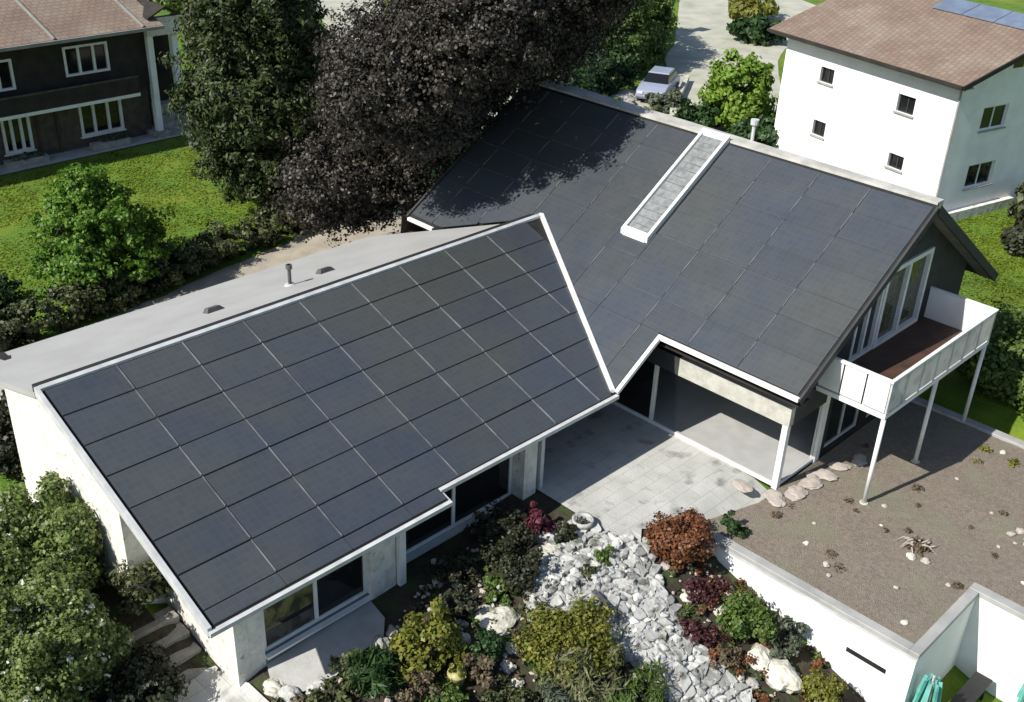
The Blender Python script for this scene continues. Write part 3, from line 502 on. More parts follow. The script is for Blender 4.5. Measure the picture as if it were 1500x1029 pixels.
# ================================================================ rocks
def rock(x, y, r, lab, m='rock', seed=0, flat=.65, z=None, cat='rock', name='boulder', group=None, sx=1.2, sub=3):
    rr = random.Random(seed*7+3); b = bmesh.new(); bmesh.ops.create_icosphere(b, subdivisions=sub, radius=1); off = Vector((rr.random()*50, rr.random()*50, rr.random()*50)); a = rr.random()*3
    z = gz(x, y) if z is None else z
    for v in b.verts:
        k = 1+.42*noise.noise(v.co*1.1+off)+.20*noise.noise(v.co*2.7+off)+.08*noise.noise(v.co*7+off); p = v.co*k; px, py = p.x*sx, p.y
        v.co = Vector((px*math.cos(a)-py*math.sin(a), px*math.sin(a)+py*math.cos(a), max(p.z, -.35)*flat))*r
    me = bpy.data.meshes.new(name); b.to_mesh(me); b.free(); me.materials.append(M[m]); o = bpy.data.objects.new(name, me); col.objects.link(o); o.location = (x, y, z+r*flat*.25); return tag(o, lab, cat, group)
rock(*at(1113, 962, 0.1), 0.28, 'cream boulder beside the green bush below the white garage wall', 'rock', 1, 0.8)
rock(*at(1147, 990, 0.14), 0.4, 'largest white boulder, at the foot of the white garage wall', 'rock', 2, 0.85)
rock(*at(1068, 865, 0.06), 0.16, 'small cream rock against the white wall above the green bush', 'rock', 3, 0.65)
rock(*at(1055, 895, 0.06), 0.17, 'small cream rock on the left flank of the green bush', 'rock', 4, 0.65)
rock(*at(1008, 874, 0.06), 0.17, 'yellowish rock in the red-leaved bed beneath the rusty shrub', 'rock', 5, 0.65)
rock(*at(1082, 990, 0.05), 0.14, 'small pale rock at the lower edge of the red-leaved bed', 'rock', 6, 0.65)
rock(*at(1102, 1000, 0.05), 0.13, 'small pale rock left of the largest white boulder', 'greyrock', 7, 0.65)
rock(*at(975, 828, 0.05), 0.13, 'pale stone at the foot of the rusty shrub by the path', 'pinkrock', 8, 0.65)
rock(*at(727, 902, 0.15), 0.42, 'big flat white rock in the middle of the flower bed', 'rock', 9, 0.35)
rock(*at(678, 938, 0.06), 0.17, 'tall cream rock left of the dark green ball bush', 'rock', 10, 1.1)
rock(*at(676, 915, 0.04), 0.12, 'small cream rock above the tall cream rock', 'rock', 11, 0.65)
rock(*at(748, 948, 0.05), 0.13, 'small white rock right of the dark green ball bush', 'rock', 12, 0.65)
rock(*at(744, 975, 0.05), 0.15, 'cream rock below the dark green ball bush', 'rock', 13, 0.65)
rock(*at(757, 1000, 0.05), 0.14, 'pale rock beneath the broad mossy bush near the bottom edge', 'rock', 14, 0.65)
rock(*at(940, 990, 0.07), 0.21, 'white rock left of a pair beside the stone path', 'rock', 15, 0.65)
rock(*at(967, 996, 0.06), 0.18, 'white rock right of a pair beside the stone path', 'rock', 16, 0.8)
rock(*at(800, 808, 0.1), 0.3, 'angular white rock at the upper left end of the stone path', 'rock', 17, 0.5)
rock(*at(832, 820, 0.09), 0.26, 'pale grey rock next to the angular white rock on the path', 'slab', 18, 0.5)
rock(*at(640, 822, 0.04), 0.12, 'pale round rock in the shade below the window sill', 'rock', 19, 0.65)
rock(*at(642, 853, 0.05), 0.14, 'white stone in dark shade under the left end of the long window', 'rock', 20, 0.65)
rock(*at(672, 858, 0.05), 0.14, 'grey stone right of the white stone in the shade', 'greyrock', 21, 0.65)
rock(*at(556, 942, 0.07), 0.2, 'pale rock at the right edge of the small paved strip', 'greyrock', 22, 0.65)
rock(*at(425, 1015, 0.08), 0.24, 'rough pale rock at the lower end of the small paved strip', 'slab', 23, 0.6)
rock(*at(468, 1005, 0.07), 0.2, 'weathered pale rock on the outer rim of the small paved strip', 'slab', 24, 0.6)
rock(*at(402, 1005, 0.07), 0.2, 'pale rock at the foot of the stone pillar', 'rock', 25, 0.6)
rock(*at(575, 925, 0.05), 0.14, 'round grey rock among dry plants under the paved strip', 'greyrock', 26, 0.65)
for i, (x, y, r, l) in enumerate([(5.55, -2.85, .2, 'flat pale stone where the patio meets the gravel roof'), (5.75, -3.75, .24, 'flat cream stone just below the white corner post'), (6.35, -4.0, .25, 'flat grey stone right of the white corner post'), (7.0, -4.05, .24, 'pinkish flat stone along the garden room base'), (7.65, -4.1, .22, 'pinkish flat stone midway between the corner posts'), (8.3, -4.15, .2, 'pale flat stone in front of the right white post'), (9.0, -4.35, .2, 'reddish flat stone at the edge of the balcony shade'), (7.35, -3.85, .13, 'small pinkish stone tucked by the glazing base')]):
    rock(x, y, r, l, 'pinkrock', 30+i, .22, .06, 'stone', 'flat_stone', 'flat stones along the garden room', 1.4)
for i, (x, y, r, l) in enumerate([(4.75, -5.3, 0.07, 'pale loose stone on the gravel nearest the small dark green bush'), (4.4, -6.05, 0.08, 'pale loose stone above the two dark tufts near the white wall coping'), (4.1, -6.3, 0.06, 'small loose stone closest to the middle of the long grey coping'), (3.95, -8.3, 0.08, 'pale loose stone close to the notch corner of the coping'), (5.6, -5.0, 0.05, 'tiny loose stone between the white corner post and the balcony post'), (7.6, -5.85, 0.07, 'loose stone just below the foot of the nearest balcony post'), (12.4, -6.9, 0.09, 'pale loose stone beside the yellow weeds at the far coping'), (5.9, -8.4, 0.06, 'small loose stone above the inner corner of the notch'), (4.9, -7.6, 0.06, 'small loose stone between the dry plant and the long coping'), (7.3, -9.6, 0.06, 'small loose stone near the right picture edge above the notch wall'), (10.2, -6.6, 0.05, 'tiny loose stone below the balcony shade edge'), (8.2, -8.6, 0.05, 'tiny loose stone right of the star-shaped dry plant'), (6.8, -6.2, 0.04, 'tiny loose stone above the star-shaped dry plant'), (9.4, -7.9, 0.05, 'tiny loose stone above the pinkish stone heap')]):
    rock(x, y, r, l, 'pinkrock' if i % 3 else 'rock', 60+i, .6, .04, 'stone', 'loose_stone', 'loose stones scattered on the gravel roof', sub=2)
def stone_heap(x, y, n, rad, lab, m, seed, z=.04, r=(.05, .13)):
    rr = random.Random(seed)
    for i in range(n): a = i*6.28/n if i else 0; d = rad*(.3+.7*rr.random()) if i else 0; rock(x+math.cos(a)*d, y+math.sin(a)*d, rr.uniform(*r), lab[i], m, seed*100+i, .5, z, 'stone', 'heaped_stone', 'stones heaped at the right picture edge', sub=1)
stone_heap(9.0, -9.0, 7, .42, [w_+' of the pinkish stone heap by the right edge' for w_ in ('central stone', 'farthest stone', 'upper left stone', 'leftmost stone', 'lower left stone', 'lowest stone', 'rightmost stone')], 'pinkrock', 5)
# dry star-shaped plant with pebbles on the terrace
dp = thing('dried_plant', 'bleached star-shaped dry plant sprawling on the gravel roof', 'dry plant', (6.7, -7.25, .04)); mb = MB(); rr = random.Random(4)
for i in range(26):
    a = rr.random()*6.28; L = rr.uniform(.15, .55); x, y = 6.7+rr.uniform(-.1, .1), -7.25+rr.uniform(-.1, .1)
    mb.tube([(x, y, .05), (x+math.cos(a)*L*.6, y+math.sin(a)*L*.6, .05+rr.uniform(.03, .16)), (x+math.cos(a+.2)*L, y+math.sin(a+.2)*L, .06)], [.022, .016, .006], 5)
mb.build('branches', M['sitewood'], dp); leaves('dry_leaves', [(6.7, -7.25, .1, .35, .35, .06)], 160, .07, LM['brown'], dp, 3, .12)
rock(6.2, -7.3, .10, 'white stone left of the star-shaped dry plant', seed=90, z=.04, cat='stone', name='loose_stone'); rock(6.3, -7.62, .10, 'pale stone below the star-shaped dry plant', 'pinkrock', seed=91, z=.04, cat='stone', name='loose_stone')
# weeds and leaf litter on the gravel roof
rs = random.Random(8); pts = [(rs.uniform(3.6, 12.8), rs.uniform(-12, -3.9)) for _ in range(60)]
leaves('moss_tufts', [(x, y, .05, .14, .14, .02) for x, y in pts if (x > 6.5 or y > -8.6)], 1500, .04, LM['brown'], None, 8, .12)['kind'] = 'stuff'
leaves('weed_tufts', [(x, y, .05, .2, .2, .03) for x, y in [(12.2, -6.6), (12.0, -7.4), (11.3, -6.5), (8.6, -10.6), (8.3, -11.2), (4.3, -7.0), (3.8, -6.3), (7.8, -10.2), (4.4, -4.2)]], 700, .05, LM['yellowgreen'], None, 9, .15)['kind'] = 'stuff'
# ================================================================ stone path
def inpoly(x, y, P):
    c = False; j = len(P)-1
    for i in range(len(P)):
        if (P[i][1] > y) != (P[j][1] > y) and x < (P[j][0]-P[i][0])*(y-P[i][1])/(P[j][1]-P[i][1])+P[i][0]: c = not c
        j = i
    return c
pathP = [at(*q) for q in [(800, 778), (850, 760), (905, 795), (947, 796), (967, 852), (1003, 920), (1060, 987), (1120, 1050), (1000, 1060), (965, 1010), (913, 962), (880, 915), (773, 912), (768, 875), (778, 838), (784, 802)]]
def slabs(name, P, s, m, seed, off=.03, jit=.3, hv=.07, gap=.93):
    rr = random.Random(seed); mb = MB(); x0, x1 = min(p[0] for p in P), max(p[0] for p in P); y0, y1 = min(p[1] for p in P), max(p[1] for p in P)
    gp = {}; nxx = int((x1-x0)/s)+3; nyy = int((y1-y0)/s)+3
    for i in range(nxx+1):
        for j in range(nyy+1): gp[i, j] = (x0+(i-.5+rr.uniform(-jit, jit)+.3*(j % 2))*s, y0+(j-.5+rr.uniform(-jit, jit))*s)
    for i in range(nxx):
        for j in range(nyy):
            q = [gp[i, j], gp[i+1, j], gp[i+1, j+1], gp[i, j+1]]; cx, cy = sum(p[0] for p in q)/4, sum(p[1] for p in q)/4
            if not inpoly(cx, cy, P) or rr.random() < .05: continue
            k = gap-rr.random()*.12; q = [(cx+(a-cx)*k, cy+(b_-cy)*k) for a, b_ in q]
            r_ = []                                                  # cut the corners so the slabs look broken
            for a, b_ in zip(q, q[1:]+q[:1]): t = rr.uniform(.08, .3); r_.append((a[0]+(b_[0]-a[0])*t, a[1]+(b_[1]-a[1])*t)); t = rr.uniform(.7, .92); r_.append((a[0]+(b_[0]-a[0])*t, a[1]+(b_[1]-a[1])*t))
            h = off+rr.random()*hv; tx, ty = rr.uniform(-.14, .14), rr.uniform(-.14, .14)
            mb.prism([(a, b_, gz(a, b_)-.05) for a, b_ in r_], [(cx+(a-cx)*.94, cy+(b_-cy)*.94, gz(a, b_)+h+tx*(a-cx)+ty*(b_-cy)) for a, b_ in r_])
    return tag(mb.build(name, m), kind='structure')
sheet('rubble_bed', wob(pathP, .07, 4, 12), M['rubble'], .05, .25)
slabs('stone_path', pathP, .25, M['slab'], 3, .05, .48, .13, .97)
rr = random.Random(77); mb = MB()
for _ in range(520):      # small broken chips between the slabs
    x, y = rr.uniform(-1.5, 3.2), rr.uniform(-9, -.4)
    if not inpoly(x, y, pathP): continue
    r_ = rr.uniform(.03, .09); a0 = rr.random()*6; h = rr.uniform(.03, .14); q = [(x+math.cos(a0+k*1.57+rr.uniform(-.4, .4))*r_*rr.uniform(.7, 1.4), y+math.sin(a0+k*1.57)*r_) for k in range(4)]
    mb.prism([(a, b_, gz(a, b_)+.03) for a, b_ in q], [(x+(a-x)*.7, y+(b_-y)*.7, gz(a, b_)+.08+h+rr.uniform(-.02, .02)) for a, b_ in q])
tag(mb.build('stone_chips', M['slab']), kind='stuff')
def cobbles(name, n, region, m, seed, r0, r1):
    rr = random.Random(seed); mb = MB(); b = bmesh.new(); bmesh.ops.create_icosphere(b, subdivisions=1, radius=1); V = [v.co.copy() for v in b.verts]; Fc = [tuple(v.index for v in f.verts) for f in b.faces]; b.free()
    for _ in range(n):
        x, y = region(rr)
        if x is None: continue
        r_ = rr.uniform(r0, r1); o = Vector((rr.random()*9, rr.random()*9, 0)); sx, sy, sz = rr.uniform(.7, 1.4), rr.uniform(.7, 1.4), rr.uniform(.5, .9)
        mb.add([(x+v.x*r_*sx*(1+.5*noise.noise(v+o)), y+v.y*r_*sy*(1+.5*noise.noise(v*1.3+o)), gz(x, y)+.05+r_*.3+v.z*r_*sz) for v in V], Fc)
    return tag(mb.build(name, m), kind='stuff')
def inpath(rr):
    x, y = rr.uniform(-1.5, 3.2), rr.uniform(-9, -.4); return (x, y) if inpoly(x, y, pathP) else (None, None)
cobbles('path_rubble', 1500, inpath, M['slab'], 31, .04, .14)
bedP = [at(*q) for q in [(600, 880), (700, 790), (790, 820), (775, 905), (905, 960), (1000, 1060), (380, 1060), (470, 1010), (560, 960)]]; bedR = [at(*q) for q in [(965, 830), (1050, 820), (1180, 930), (1260, 1060), (1110, 1050), (1010, 925)]]
def inbed(rr):
    x, y = rr.uniform(-8, 4), rr.uniform(-9, 1); return (x, y) if (inpoly(x, y, bedP) or inpoly(x, y, bedR)) else (None, None)
cobbles('bed_pebbles', 1500, inbed, M['pinkrock'], 32, .02, .07)
rr_ = random.Random(3); cv = [inbed(rr_) for _ in range(1500)]; cv = [c for c in cv if c[0] is not None]
for nm, lm_, k in (('ground_cover', 'brown', 0), ('ground_cover', 'hedge', 1), ('ground_cover', 'green', 2)):
    sub = cv[k::3]; leaves(nm, [(x, y, gz(x, y)+.07, .16, .16, .05) for x, y in sub], 9000, .05, LM[lm_], None, 40+k, .10)['kind'] = 'stuff'
cr = [c for c in cv if c[0] > 1.0 and c[1] < -3]
leaves('rusty_ground_cover', [(x, y, gz(x, y)+.1, .2, .2, .08) for x, y in cr], 6000, .05, LM['rust'], None, 50, .12)['kind'] = 'stuff'
sheet('upper_paving', [at(*q) for q in [(848, 752), (1060, 690), (942, 742), (938, 800), (905, 800)]], M['patio'], .064)
sheet('side_paving', [(-6.82, .62), (-4.08, .62), (-4.2, -.1), at(562, 935), at(520, 965), at(480, 1005), at(400, 1030), (-7.2, -.2)], M['paving'], .06, .5)
sheet('lower_path', wob([(-9.0, 1.7), (-7.52, 1.7), (-7.35, .5), (-7.3, -3), (-9.2, -3)], .06, 4, 7), M['patio'], .035)
# stone steps going down beside the gable wall
for i in range(4):
    y = 3.25-i*.42; z = -.08-i*.19; b_ = MB().box(-8.75+.04*(i % 2), -7.56, y-.42, y-.004, z-.6, z); o = b_.build('stone_step', M['stair'], bevel=.025)
    tag(o, ['topmost worn stone step beside the gable wall', 'second worn stone step from the top beside the gable wall', 'third worn stone step from the top beside the gable wall', 'lowest worn stone step, sunlit at its outer end'][i], 'step', 'stone steps beside the gable wall')
# round stone bowl at the top of the path
BX, BY = at(853, 775)
bw = thing('stone_bowl', 'round grey stone bowl with a dark ring at the head of the stone path', 'planter', (BX, BY, gz(BX, BY)))
ring = MB(); n = 20; k0 = gz(BX, BY); prof = [(.16, 0), (.27, .16), (.28, .26), (.22, .26), (.19, .14), (0.01, .12)]
for r_, h_ in prof:
    for j in range(n): ring.v.append((BX+r_*math.cos(j*6.283/n), BY+r_*math.sin(j*6.283/n), k0+.05+h_))
for i in range(len(prof)-1):
    for j in range(n): ring.f.append((i*n+j, i*n+(j+1) % n, (i+1)*n+(j+1) % n, (i+1)*n+j))
ring.build('bowl', M['slab'], bw, smooth=True); leaves('plant', [(BX, BY, k0+.26, .1, .1, .06)], 90, .06, LM['grey'], bw, 2, .05)
PA, PB = at(868, 878), at(893, 903)
t = MB().bar((*PA, gz(*PA)+.26), (*PB, gz(*PB)+.26), .09, .06).build('wooden_plank', M['tube']); tag(t, 'short dark plank lying across the pale stone path', 'plank')
# yellow flower pot
PX, PY = at(669, 1003)
fp = thing('flower_pot', 'yellow-green round plant pot between the dry plants near the bottom', 'flower pot', (PX, PY, gz(PX, PY))); z = gz(PX, PY)
M['pot'] = mat('yellow_glazed_pot', (.36, .34, .14), (.26, .25, .10), 4, .5); MB().tube([(PX, PY, z), (PX, PY, z+.3), (PX, PY, z+.34)], [.13, .2, .21], 14).build('pot', M['pot'], fp, smooth=True); leaves('plant', [(PX, PY, z+.40, .2, .2, .1)], 320, .06, LM['yellowgreen'], fp, 6, .06)
# ================================================================ garden plants
bush('rust_shrub', 'dense rusty orange shrub at the corner of the patio and garage', 'shrub', *at(992, 790, 0.53), 0.8, 1.1, 11000, 0.055, 'rust', 1)
bush('small_dark_bush', 'small dark green bush right behind the rusty shrub', 'bush', 3.75, -3.75, 0.32, 0.5, 1800, 0.05, 'deep', 2, z=.03)
bush('red_ground_cover', 'wine red ground plant below the rusty shrub', 'plant', *at(1035, 862, 0.17), 0.5, 0.35, 2200, 0.05, 'purple', 3)
bush('red_ground_cover', 'wine red ground plant along the edge of the stone path', 'plant', *at(1028, 925, 0.14), 0.55, 0.3, 2200, 0.05, 'purple', 4)
bush('brown_ground_cover', 'brown ground plant between the boulders and the path edge', 'plant', *at(1062, 962, 0.14), 0.4, 0.3, 1300, 0.05, 'brown', 5)
bush('green_bush', 'bright green bush in the bed against the white garage wall', 'bush', *at(1092, 905, 0.46), 0.62, 0.95, 5500, 0.065, 'green', 6)
bush('grey_green_bush', 'loose grey green bush touching the white garage wall', 'bush', *at(1146, 935, 0.43), 0.5, 0.9, 2600, 0.06, 'grey', 7)
bush('moss_green_bush', 'round moss green bush at the bottom below the white wall', 'bush', *at(1207, 1010, 0.36), 0.45, 0.75, 4000, 0.05, 'yellowgreen', 8)
bush('yellow_green_bush', 'tall yellow green leafy bush below the window front', 'bush', *at(628, 940, 0.58), 0.72, 1.2, 5200, 0.08, 'yellowgreen', 9)
bush('ball_bush', 'dark green ball bush right under the flat white rock', 'bush', *at(712, 948, 0.29), 0.38, 0.6, 3600, 0.045, 'deep', 10)
bush('heath_bush', 'broad mossy yellow green bush beside the stone path', 'bush', *at(832, 938, 0.34), 1.1, 0.75, 9000, 0.055, 'yellowgreen', 11)
bush('ornamental_grass', 'spiky pale grass clump below the broad mossy bush', 'grass plant', *at(850, 990, 0.38), 0.85, 0.8, 3800, 0.04, 'grass', 12, spikes=True,elong=8)
bush('ornamental_grass', 'spiky olive grass clump at the bottom edge beneath the paired white rocks', 'grass plant', *at(925, 1030, 0.29), 0.8, 0.6, 2600, 0.04, 'green', 13, spikes=True,elong=8)
bush('ornamental_grass', 'green spiky clump at the bottom edge under the pale grass clump', 'grass plant', *at(810, 1035, 0.34), 0.7, 0.7, 2600, 0.04, 'grey', 14, spikes=True,elong=7)
bush('brown_bush', 'dry brown bush between the yellow pot and the ball bush', 'bush', *at(705, 985, 0.26), 0.42, 0.55, 2300, 0.055, 'brown', 15)
bush('brown_bush', 'pinkish brown dry bush left of the yellow pot', 'bush', *at(612, 998, 0.29), 0.45, 0.6, 2300, 0.055, 'brown', 16)
bush('sword_leaf_plant', 'dark sword-leaved plant near the bottom left of the yellow pot', 'plant', *at(558, 990, 0.38), 0.55, 0.8, 2000, 0.06, 'deep', 17, spikes=True,elong=7)
bush('wild_bush', 'mixed olive bush right of the small paved strip', 'bush', *at(510, 985, 0.29), 0.45, 0.6, 2300, 0.06, 'hedge', 18)
bush('wild_bush', 'olive brown bush at the bottom edge below the paved strip', 'bush', *at(485, 1025, 0.29), 0.5, 0.6, 2300, 0.06, 'hedge', 19)
bush('wild_bush', 'green bush at the bottom edge below the yellow pot', 'bush', *at(655, 1035, 0.29), 0.6, 0.6, 3000, 0.065, 'green', 20)
bush('wild_bush', 'dark olive bush at the bottom edge below the ball bush', 'bush', *at(735, 1035, 0.29), 0.55, 0.6, 3000, 0.06, 'hedge', 21)
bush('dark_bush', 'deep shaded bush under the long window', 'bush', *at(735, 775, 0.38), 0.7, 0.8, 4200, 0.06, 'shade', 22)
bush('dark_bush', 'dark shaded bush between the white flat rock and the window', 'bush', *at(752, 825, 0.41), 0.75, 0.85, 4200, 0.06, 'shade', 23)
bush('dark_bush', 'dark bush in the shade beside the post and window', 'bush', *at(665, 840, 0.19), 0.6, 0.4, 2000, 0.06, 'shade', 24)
bush('red_leaf_shrub', 'dark red shrub at the base of the white stone pillar', 'shrub', *at(782, 765, 0.38), 0.42, 0.8, 2800, 0.065, 'red', 25)
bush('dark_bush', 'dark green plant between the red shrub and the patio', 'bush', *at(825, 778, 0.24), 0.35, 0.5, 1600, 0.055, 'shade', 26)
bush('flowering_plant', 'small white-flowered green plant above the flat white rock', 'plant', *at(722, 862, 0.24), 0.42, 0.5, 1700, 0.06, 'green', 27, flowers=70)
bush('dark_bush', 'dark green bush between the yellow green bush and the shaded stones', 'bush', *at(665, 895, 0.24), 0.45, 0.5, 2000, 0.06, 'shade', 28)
bush('path_tuft', 'little green tuft growing between the upper path stones', 'plant', *at(885, 812, 0.14), 0.28, 0.3, 800, 0.05, 'green', 29)
bush('path_tuft', 'green tuft growing on the left rim of the path stones', 'plant', *at(790, 885, 0.12), 0.22, 0.25, 600, 0.045, 'grey', 30)
bush('path_tuft', 'olive tuft in the middle of the upper path stones', 'plant', *at(860, 838, 0.1), 0.25, 0.2, 600, 0.045, 'hedge', 31)
bush('large_green_shrub', 'very large green leafy shrub filling the lower left corner', 'shrub', *at(68, 790, 1.1), 1.65, 2.2, 64000, .06, 'garden', 32, clump=.26, flowers=700)
bush('large_green_shrub', 'large green shrub with white blossoms at the very bottom left', 'shrub', *at(70, 960, 1.06), 1.6, 2.2, 60000, .06, 'garden', 33, flowers=1800, clump=.24)
bush('rose_bush', 'white flowering rose bush against the whitewashed gable wall', 'rose bush', *at(138, 700, 0.77), 0.62, 1.6, 3600, 0.07, 'grey', 34, flowers=420)
bush('rose_bush', 'lower white rose bush half way along the gable wall', 'rose bush', *at(178, 770, 0.58), 0.5, 1.2, 2600, 0.07, 'grey', 35, flowers=380)
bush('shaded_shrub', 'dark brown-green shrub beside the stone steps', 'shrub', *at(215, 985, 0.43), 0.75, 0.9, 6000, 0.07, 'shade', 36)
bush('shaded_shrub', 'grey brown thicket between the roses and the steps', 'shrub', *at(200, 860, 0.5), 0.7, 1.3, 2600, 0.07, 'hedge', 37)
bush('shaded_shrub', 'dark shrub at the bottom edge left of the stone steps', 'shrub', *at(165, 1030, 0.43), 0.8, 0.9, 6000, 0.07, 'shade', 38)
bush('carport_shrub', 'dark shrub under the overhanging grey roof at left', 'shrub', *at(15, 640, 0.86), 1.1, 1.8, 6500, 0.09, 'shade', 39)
bush('carport_shrub', 'olive shrub at the left picture edge below the grey roof', 'shrub', *at(60, 690, 0.43), 0.55, 0.9, 2600, 0.08, 'hedge', 40)
# ================================================================ hedge, lawn trees
hd = thing('hedge', 'low clipped brown-green hedge along the gravel path behind the wing', 'hedge', (0, 17, 0)); hb = []
hp = [(-14, 15.4), (-6, 16.7), (0, 17.6), (3, 18.3), (6.2, 18.9), (9, 19.4)]
for (xa, ya), (xb, yb) in zip(hp, hp[1:]):
    n = int(math.hypot(xb-xa, yb-ya)/.55)
    for i in range(n): t_ = i/n; hb.append((xa+(xb-xa)*t_, ya+(yb-ya)*t_, .62, .55, .75, .62))
leaves('foliage', hb, 52000, .085, LM['hedge'], hd, 41, .24, surf=.72)
mb = MB()
for (x, y, *_r) in hb[::2]: mb.tube([(x, y, 0), (x, y, .8)], .03, 5)
mb.build('stems', M['bark'], hd)
tree('green_tree', 'bright green young tree on the lawn in front of the brown chalet', 'tree', (-1.2, 18.9), (-1.3, 18.9, 3.6), .09, [(-1.3, 18.9, 3.6, .8, .8, .8), (-1.3, 18.8, 2.5, 1.7, 1.7, 1.3), (-.6, 18.6, 1.5, 1.9, 1.8, 1.2), (-2.0, 18.5, 1.2, 1.5, 1.5, 1.0)], 34000, .09, 'bright', 50, clump=.3)
bush('lawn_bush', 'small dark round bush on the lawn left of the bright green tree', 'bush', -4.6, 19.6, .9, 1.1, 2600, .10, 'deep', 51)
bush('lawn_bush', 'low green bush between the lawn and the hedge at left', 'bush', -5.6, 17.9, .9, .8, 2000, .11, 'green', 52)
tree('dark_conifer', 'tall dark green conifer between the chalet and the copper beech', 'conifer', (7.4, 21.6), (7.0, 21.5, 12), .3, [(7.0, 21.5, 11.5, 1.4, 1.4, 3), (6.9, 21.4, 8, 2.3, 2.3, 2.6), (7.0, 21.2, 5, 2.9, 2.7, 2.4), (7.4, 21.0, 2.4, 2.7, 2.3, 1.8), (8.6, 21.0, 5.4, 1.7, 1.7, 2.6)], 190000, .075, 'darktree', 53, clump=.42, elong=2.6)
tree('copper_beech', 'huge copper beech with dark purple brown leaves overhanging the main roof', 'tree', (9.8, 15.4), (9.4, 14.0, 13), .42,
     [(11.3, 11.5, 10.4, 3.1, 3.0, 4.0), (7.6, 13.8, 6.6, 2.7, 2.4, 2.8), (11.0, 10.6, 10.0, 3.0, 2.8, 2.6), (6.6, 14.6, 3.4, 3.0, 1.8, 1.8), (11.3, 8.8, 11.6, 2.6, 2.2, 2.4), (8.3, 12.2, 7.6, 2.6, 2.2, 2.6), (8.6, 12.6, 4.0, 2.4, 1.4, 1.6), (6.9, 9.6, 10.2, 2.3, 1.9, 2.2), (6.6, 8.2, 9.7, 2.1, 1.7, 1.6), (8.3, 11.7, 6.3, 2.6, 1.2, 1.6), (4.6, 10.6, 7.7, 2.0, 1.6, 1.4), (6.2, 10.0, 6.6, 1.7, 1.2, 1.0), (9.4, 10.9, 7.9, 1.9, 1.3, 1.3), (5.4, 9.2, 8.2, 1.6, 1.3, 1.2)], 430000, .075, 'beech', 54, clump=.42, nl=26)
# ================================================================ far right garden
bush('big_hedge_bush', 'large dark leafy bush beside the terrace wall at the right edge', 'bush', 16.3, -5.6, 1.9, 1.8, 20000, .10, 'green', 60)
bush('big_hedge_bush', 'lower leafy bush at the right edge under the balcony corner', 'bush', 15.6, -8.3, 1.6, 1.6, 14000, .10, 'deep', 61)
bush('lawn_shrub', 'loose yellow green shrub behind the far balcony corner', 'shrub', 18.4, -4.2, 1.3, .9, 3000, .14, 'green', 62)
bush('dark_round_bush', 'nearly black round bush at the right edge below the white house', 'bush', 30.2, -.6, 1.1, 1.9, 2500, .2, 'shade', 63)
bush('house_bush', 'olive bush near the lower window of the white house', 'bush', 34.2, .8, 1.2, 1.7, 2200, .2, 'hedge', 64)
tree('driveway_tree', 'bright yellow green round tree by the driveway and white house', 'tree', (34.2, 17.6), (34.2, 17.6, 2.8), .14, [(34.2, 17.2, 1.6, 1.5, 1.7, 1.7), (34.4, 17.4, .5, 1.8, 2.0, 1.2)], 13000, .16, 'yellowgreen', 65, clump=.45)
LM['spring'] = leafmat('fresh_green_leaves', [(.10, .19, .015), (.16, .27, .03), (.24, .34, .06)], .35)
bpy.data.objects[[o.name for o in bpy.data.objects if o.name.startswith('crown')][-1]].data.materials[0] = LM['spring']
bush('driveway_shrub', 'dark low shrub left of the bright driveway tree', 'shrub', 32.2, 18.3, 1.3, 1.6, 3000, .2, 'deep', 66)
bush('driveway_shrub', 'dark low shrub between the driveway tree and white house', 'shrub', 32.6, 14.3, 1.4, 1.7, 3000, .2, 'deep', 67)
def hedgerow(name, label, pts, h, wd, n, lm, seed, size=.24):
    t = thing(name, label, 'hedge', (pts[0][0], pts[0][1], gz(*pts[0]))); bl = []; mb = MB()
    for (xa, ya), (xb, yb) in zip(pts, pts[1:]):
        k = max(2, int(math.hypot(xb-xa, yb-ya)/1.2))
        for i in range(k+1):
            x, y = xa+(xb-xa)*i/k, ya+(yb-ya)*i/k; z = gz(x, y); bl.append((x, y, z+h*.5, wd, wd, h*.52)); mb.tube([(x, y, z), (x, y, z+h*.8)], [.09, .03], 6)
    mb.build('stems', M['bark'], t); leaves('foliage', bl, n, size, LM[lm], t, seed, .6, surf=.7)
bush('bank_shrub', 'grey green shrub partly hiding the parked car', 'shrub', 34.6, 22.2, 1.0, 1.0, 4000, .14, 'grey', 77)
hedgerow('tall_hedge', 'tall clipped green hedge behind the parked car at the top', [(33.5, 29.5), (38, 28.4), (42.5, 29.8), (46, 33)], 5.0, 1.2, 34000, 'green', 70, .15)
hedgerow('dark_hedge', 'dark lower hedge between the copper beech and the parked car', [(28, 24), (31.5, 26), (35, 26.4)], 2.6, 1.1, 16000, 'deep', 71, .15)
bush('bank_shrub', 'olive shrub on the bank behind the roof ridge near the car', 'shrub', 31.0, 21.0, 1.3, 1.2, 2600, .2, 'hedge', 72); bush('bank_shrub', 'green shrub on the bank under the beech above the ridge', 'shrub', 29.5, 23, 1.3, 1.6, 2600, .2, 'green', 73)
bush('verge_shrub', 'dark shrub by the lane beside the white house roof', 'shrub', 53.5, 28.8, 1.8, 2.2, 2500, .3, 'deep', 74)
bush('verge_shrub', 'yellow green shrub on the far side of the lane at the top', 'shrub', 60, 33.8, 2.0, 1.6, 2500, .3, 'yellowgreen', 75)
for i, (x, y, l) in enumerate([(33.5, 24.6, 'pale grey rock left of the parked car'), (32.6, 23.9, 'pale rock at the lower end of the bank by the car'), (34.5, 25.2, 'rock nearest to the tail of the parked car')]): rock(x, y, .7, l, 'greyrock', 120+i, .6)
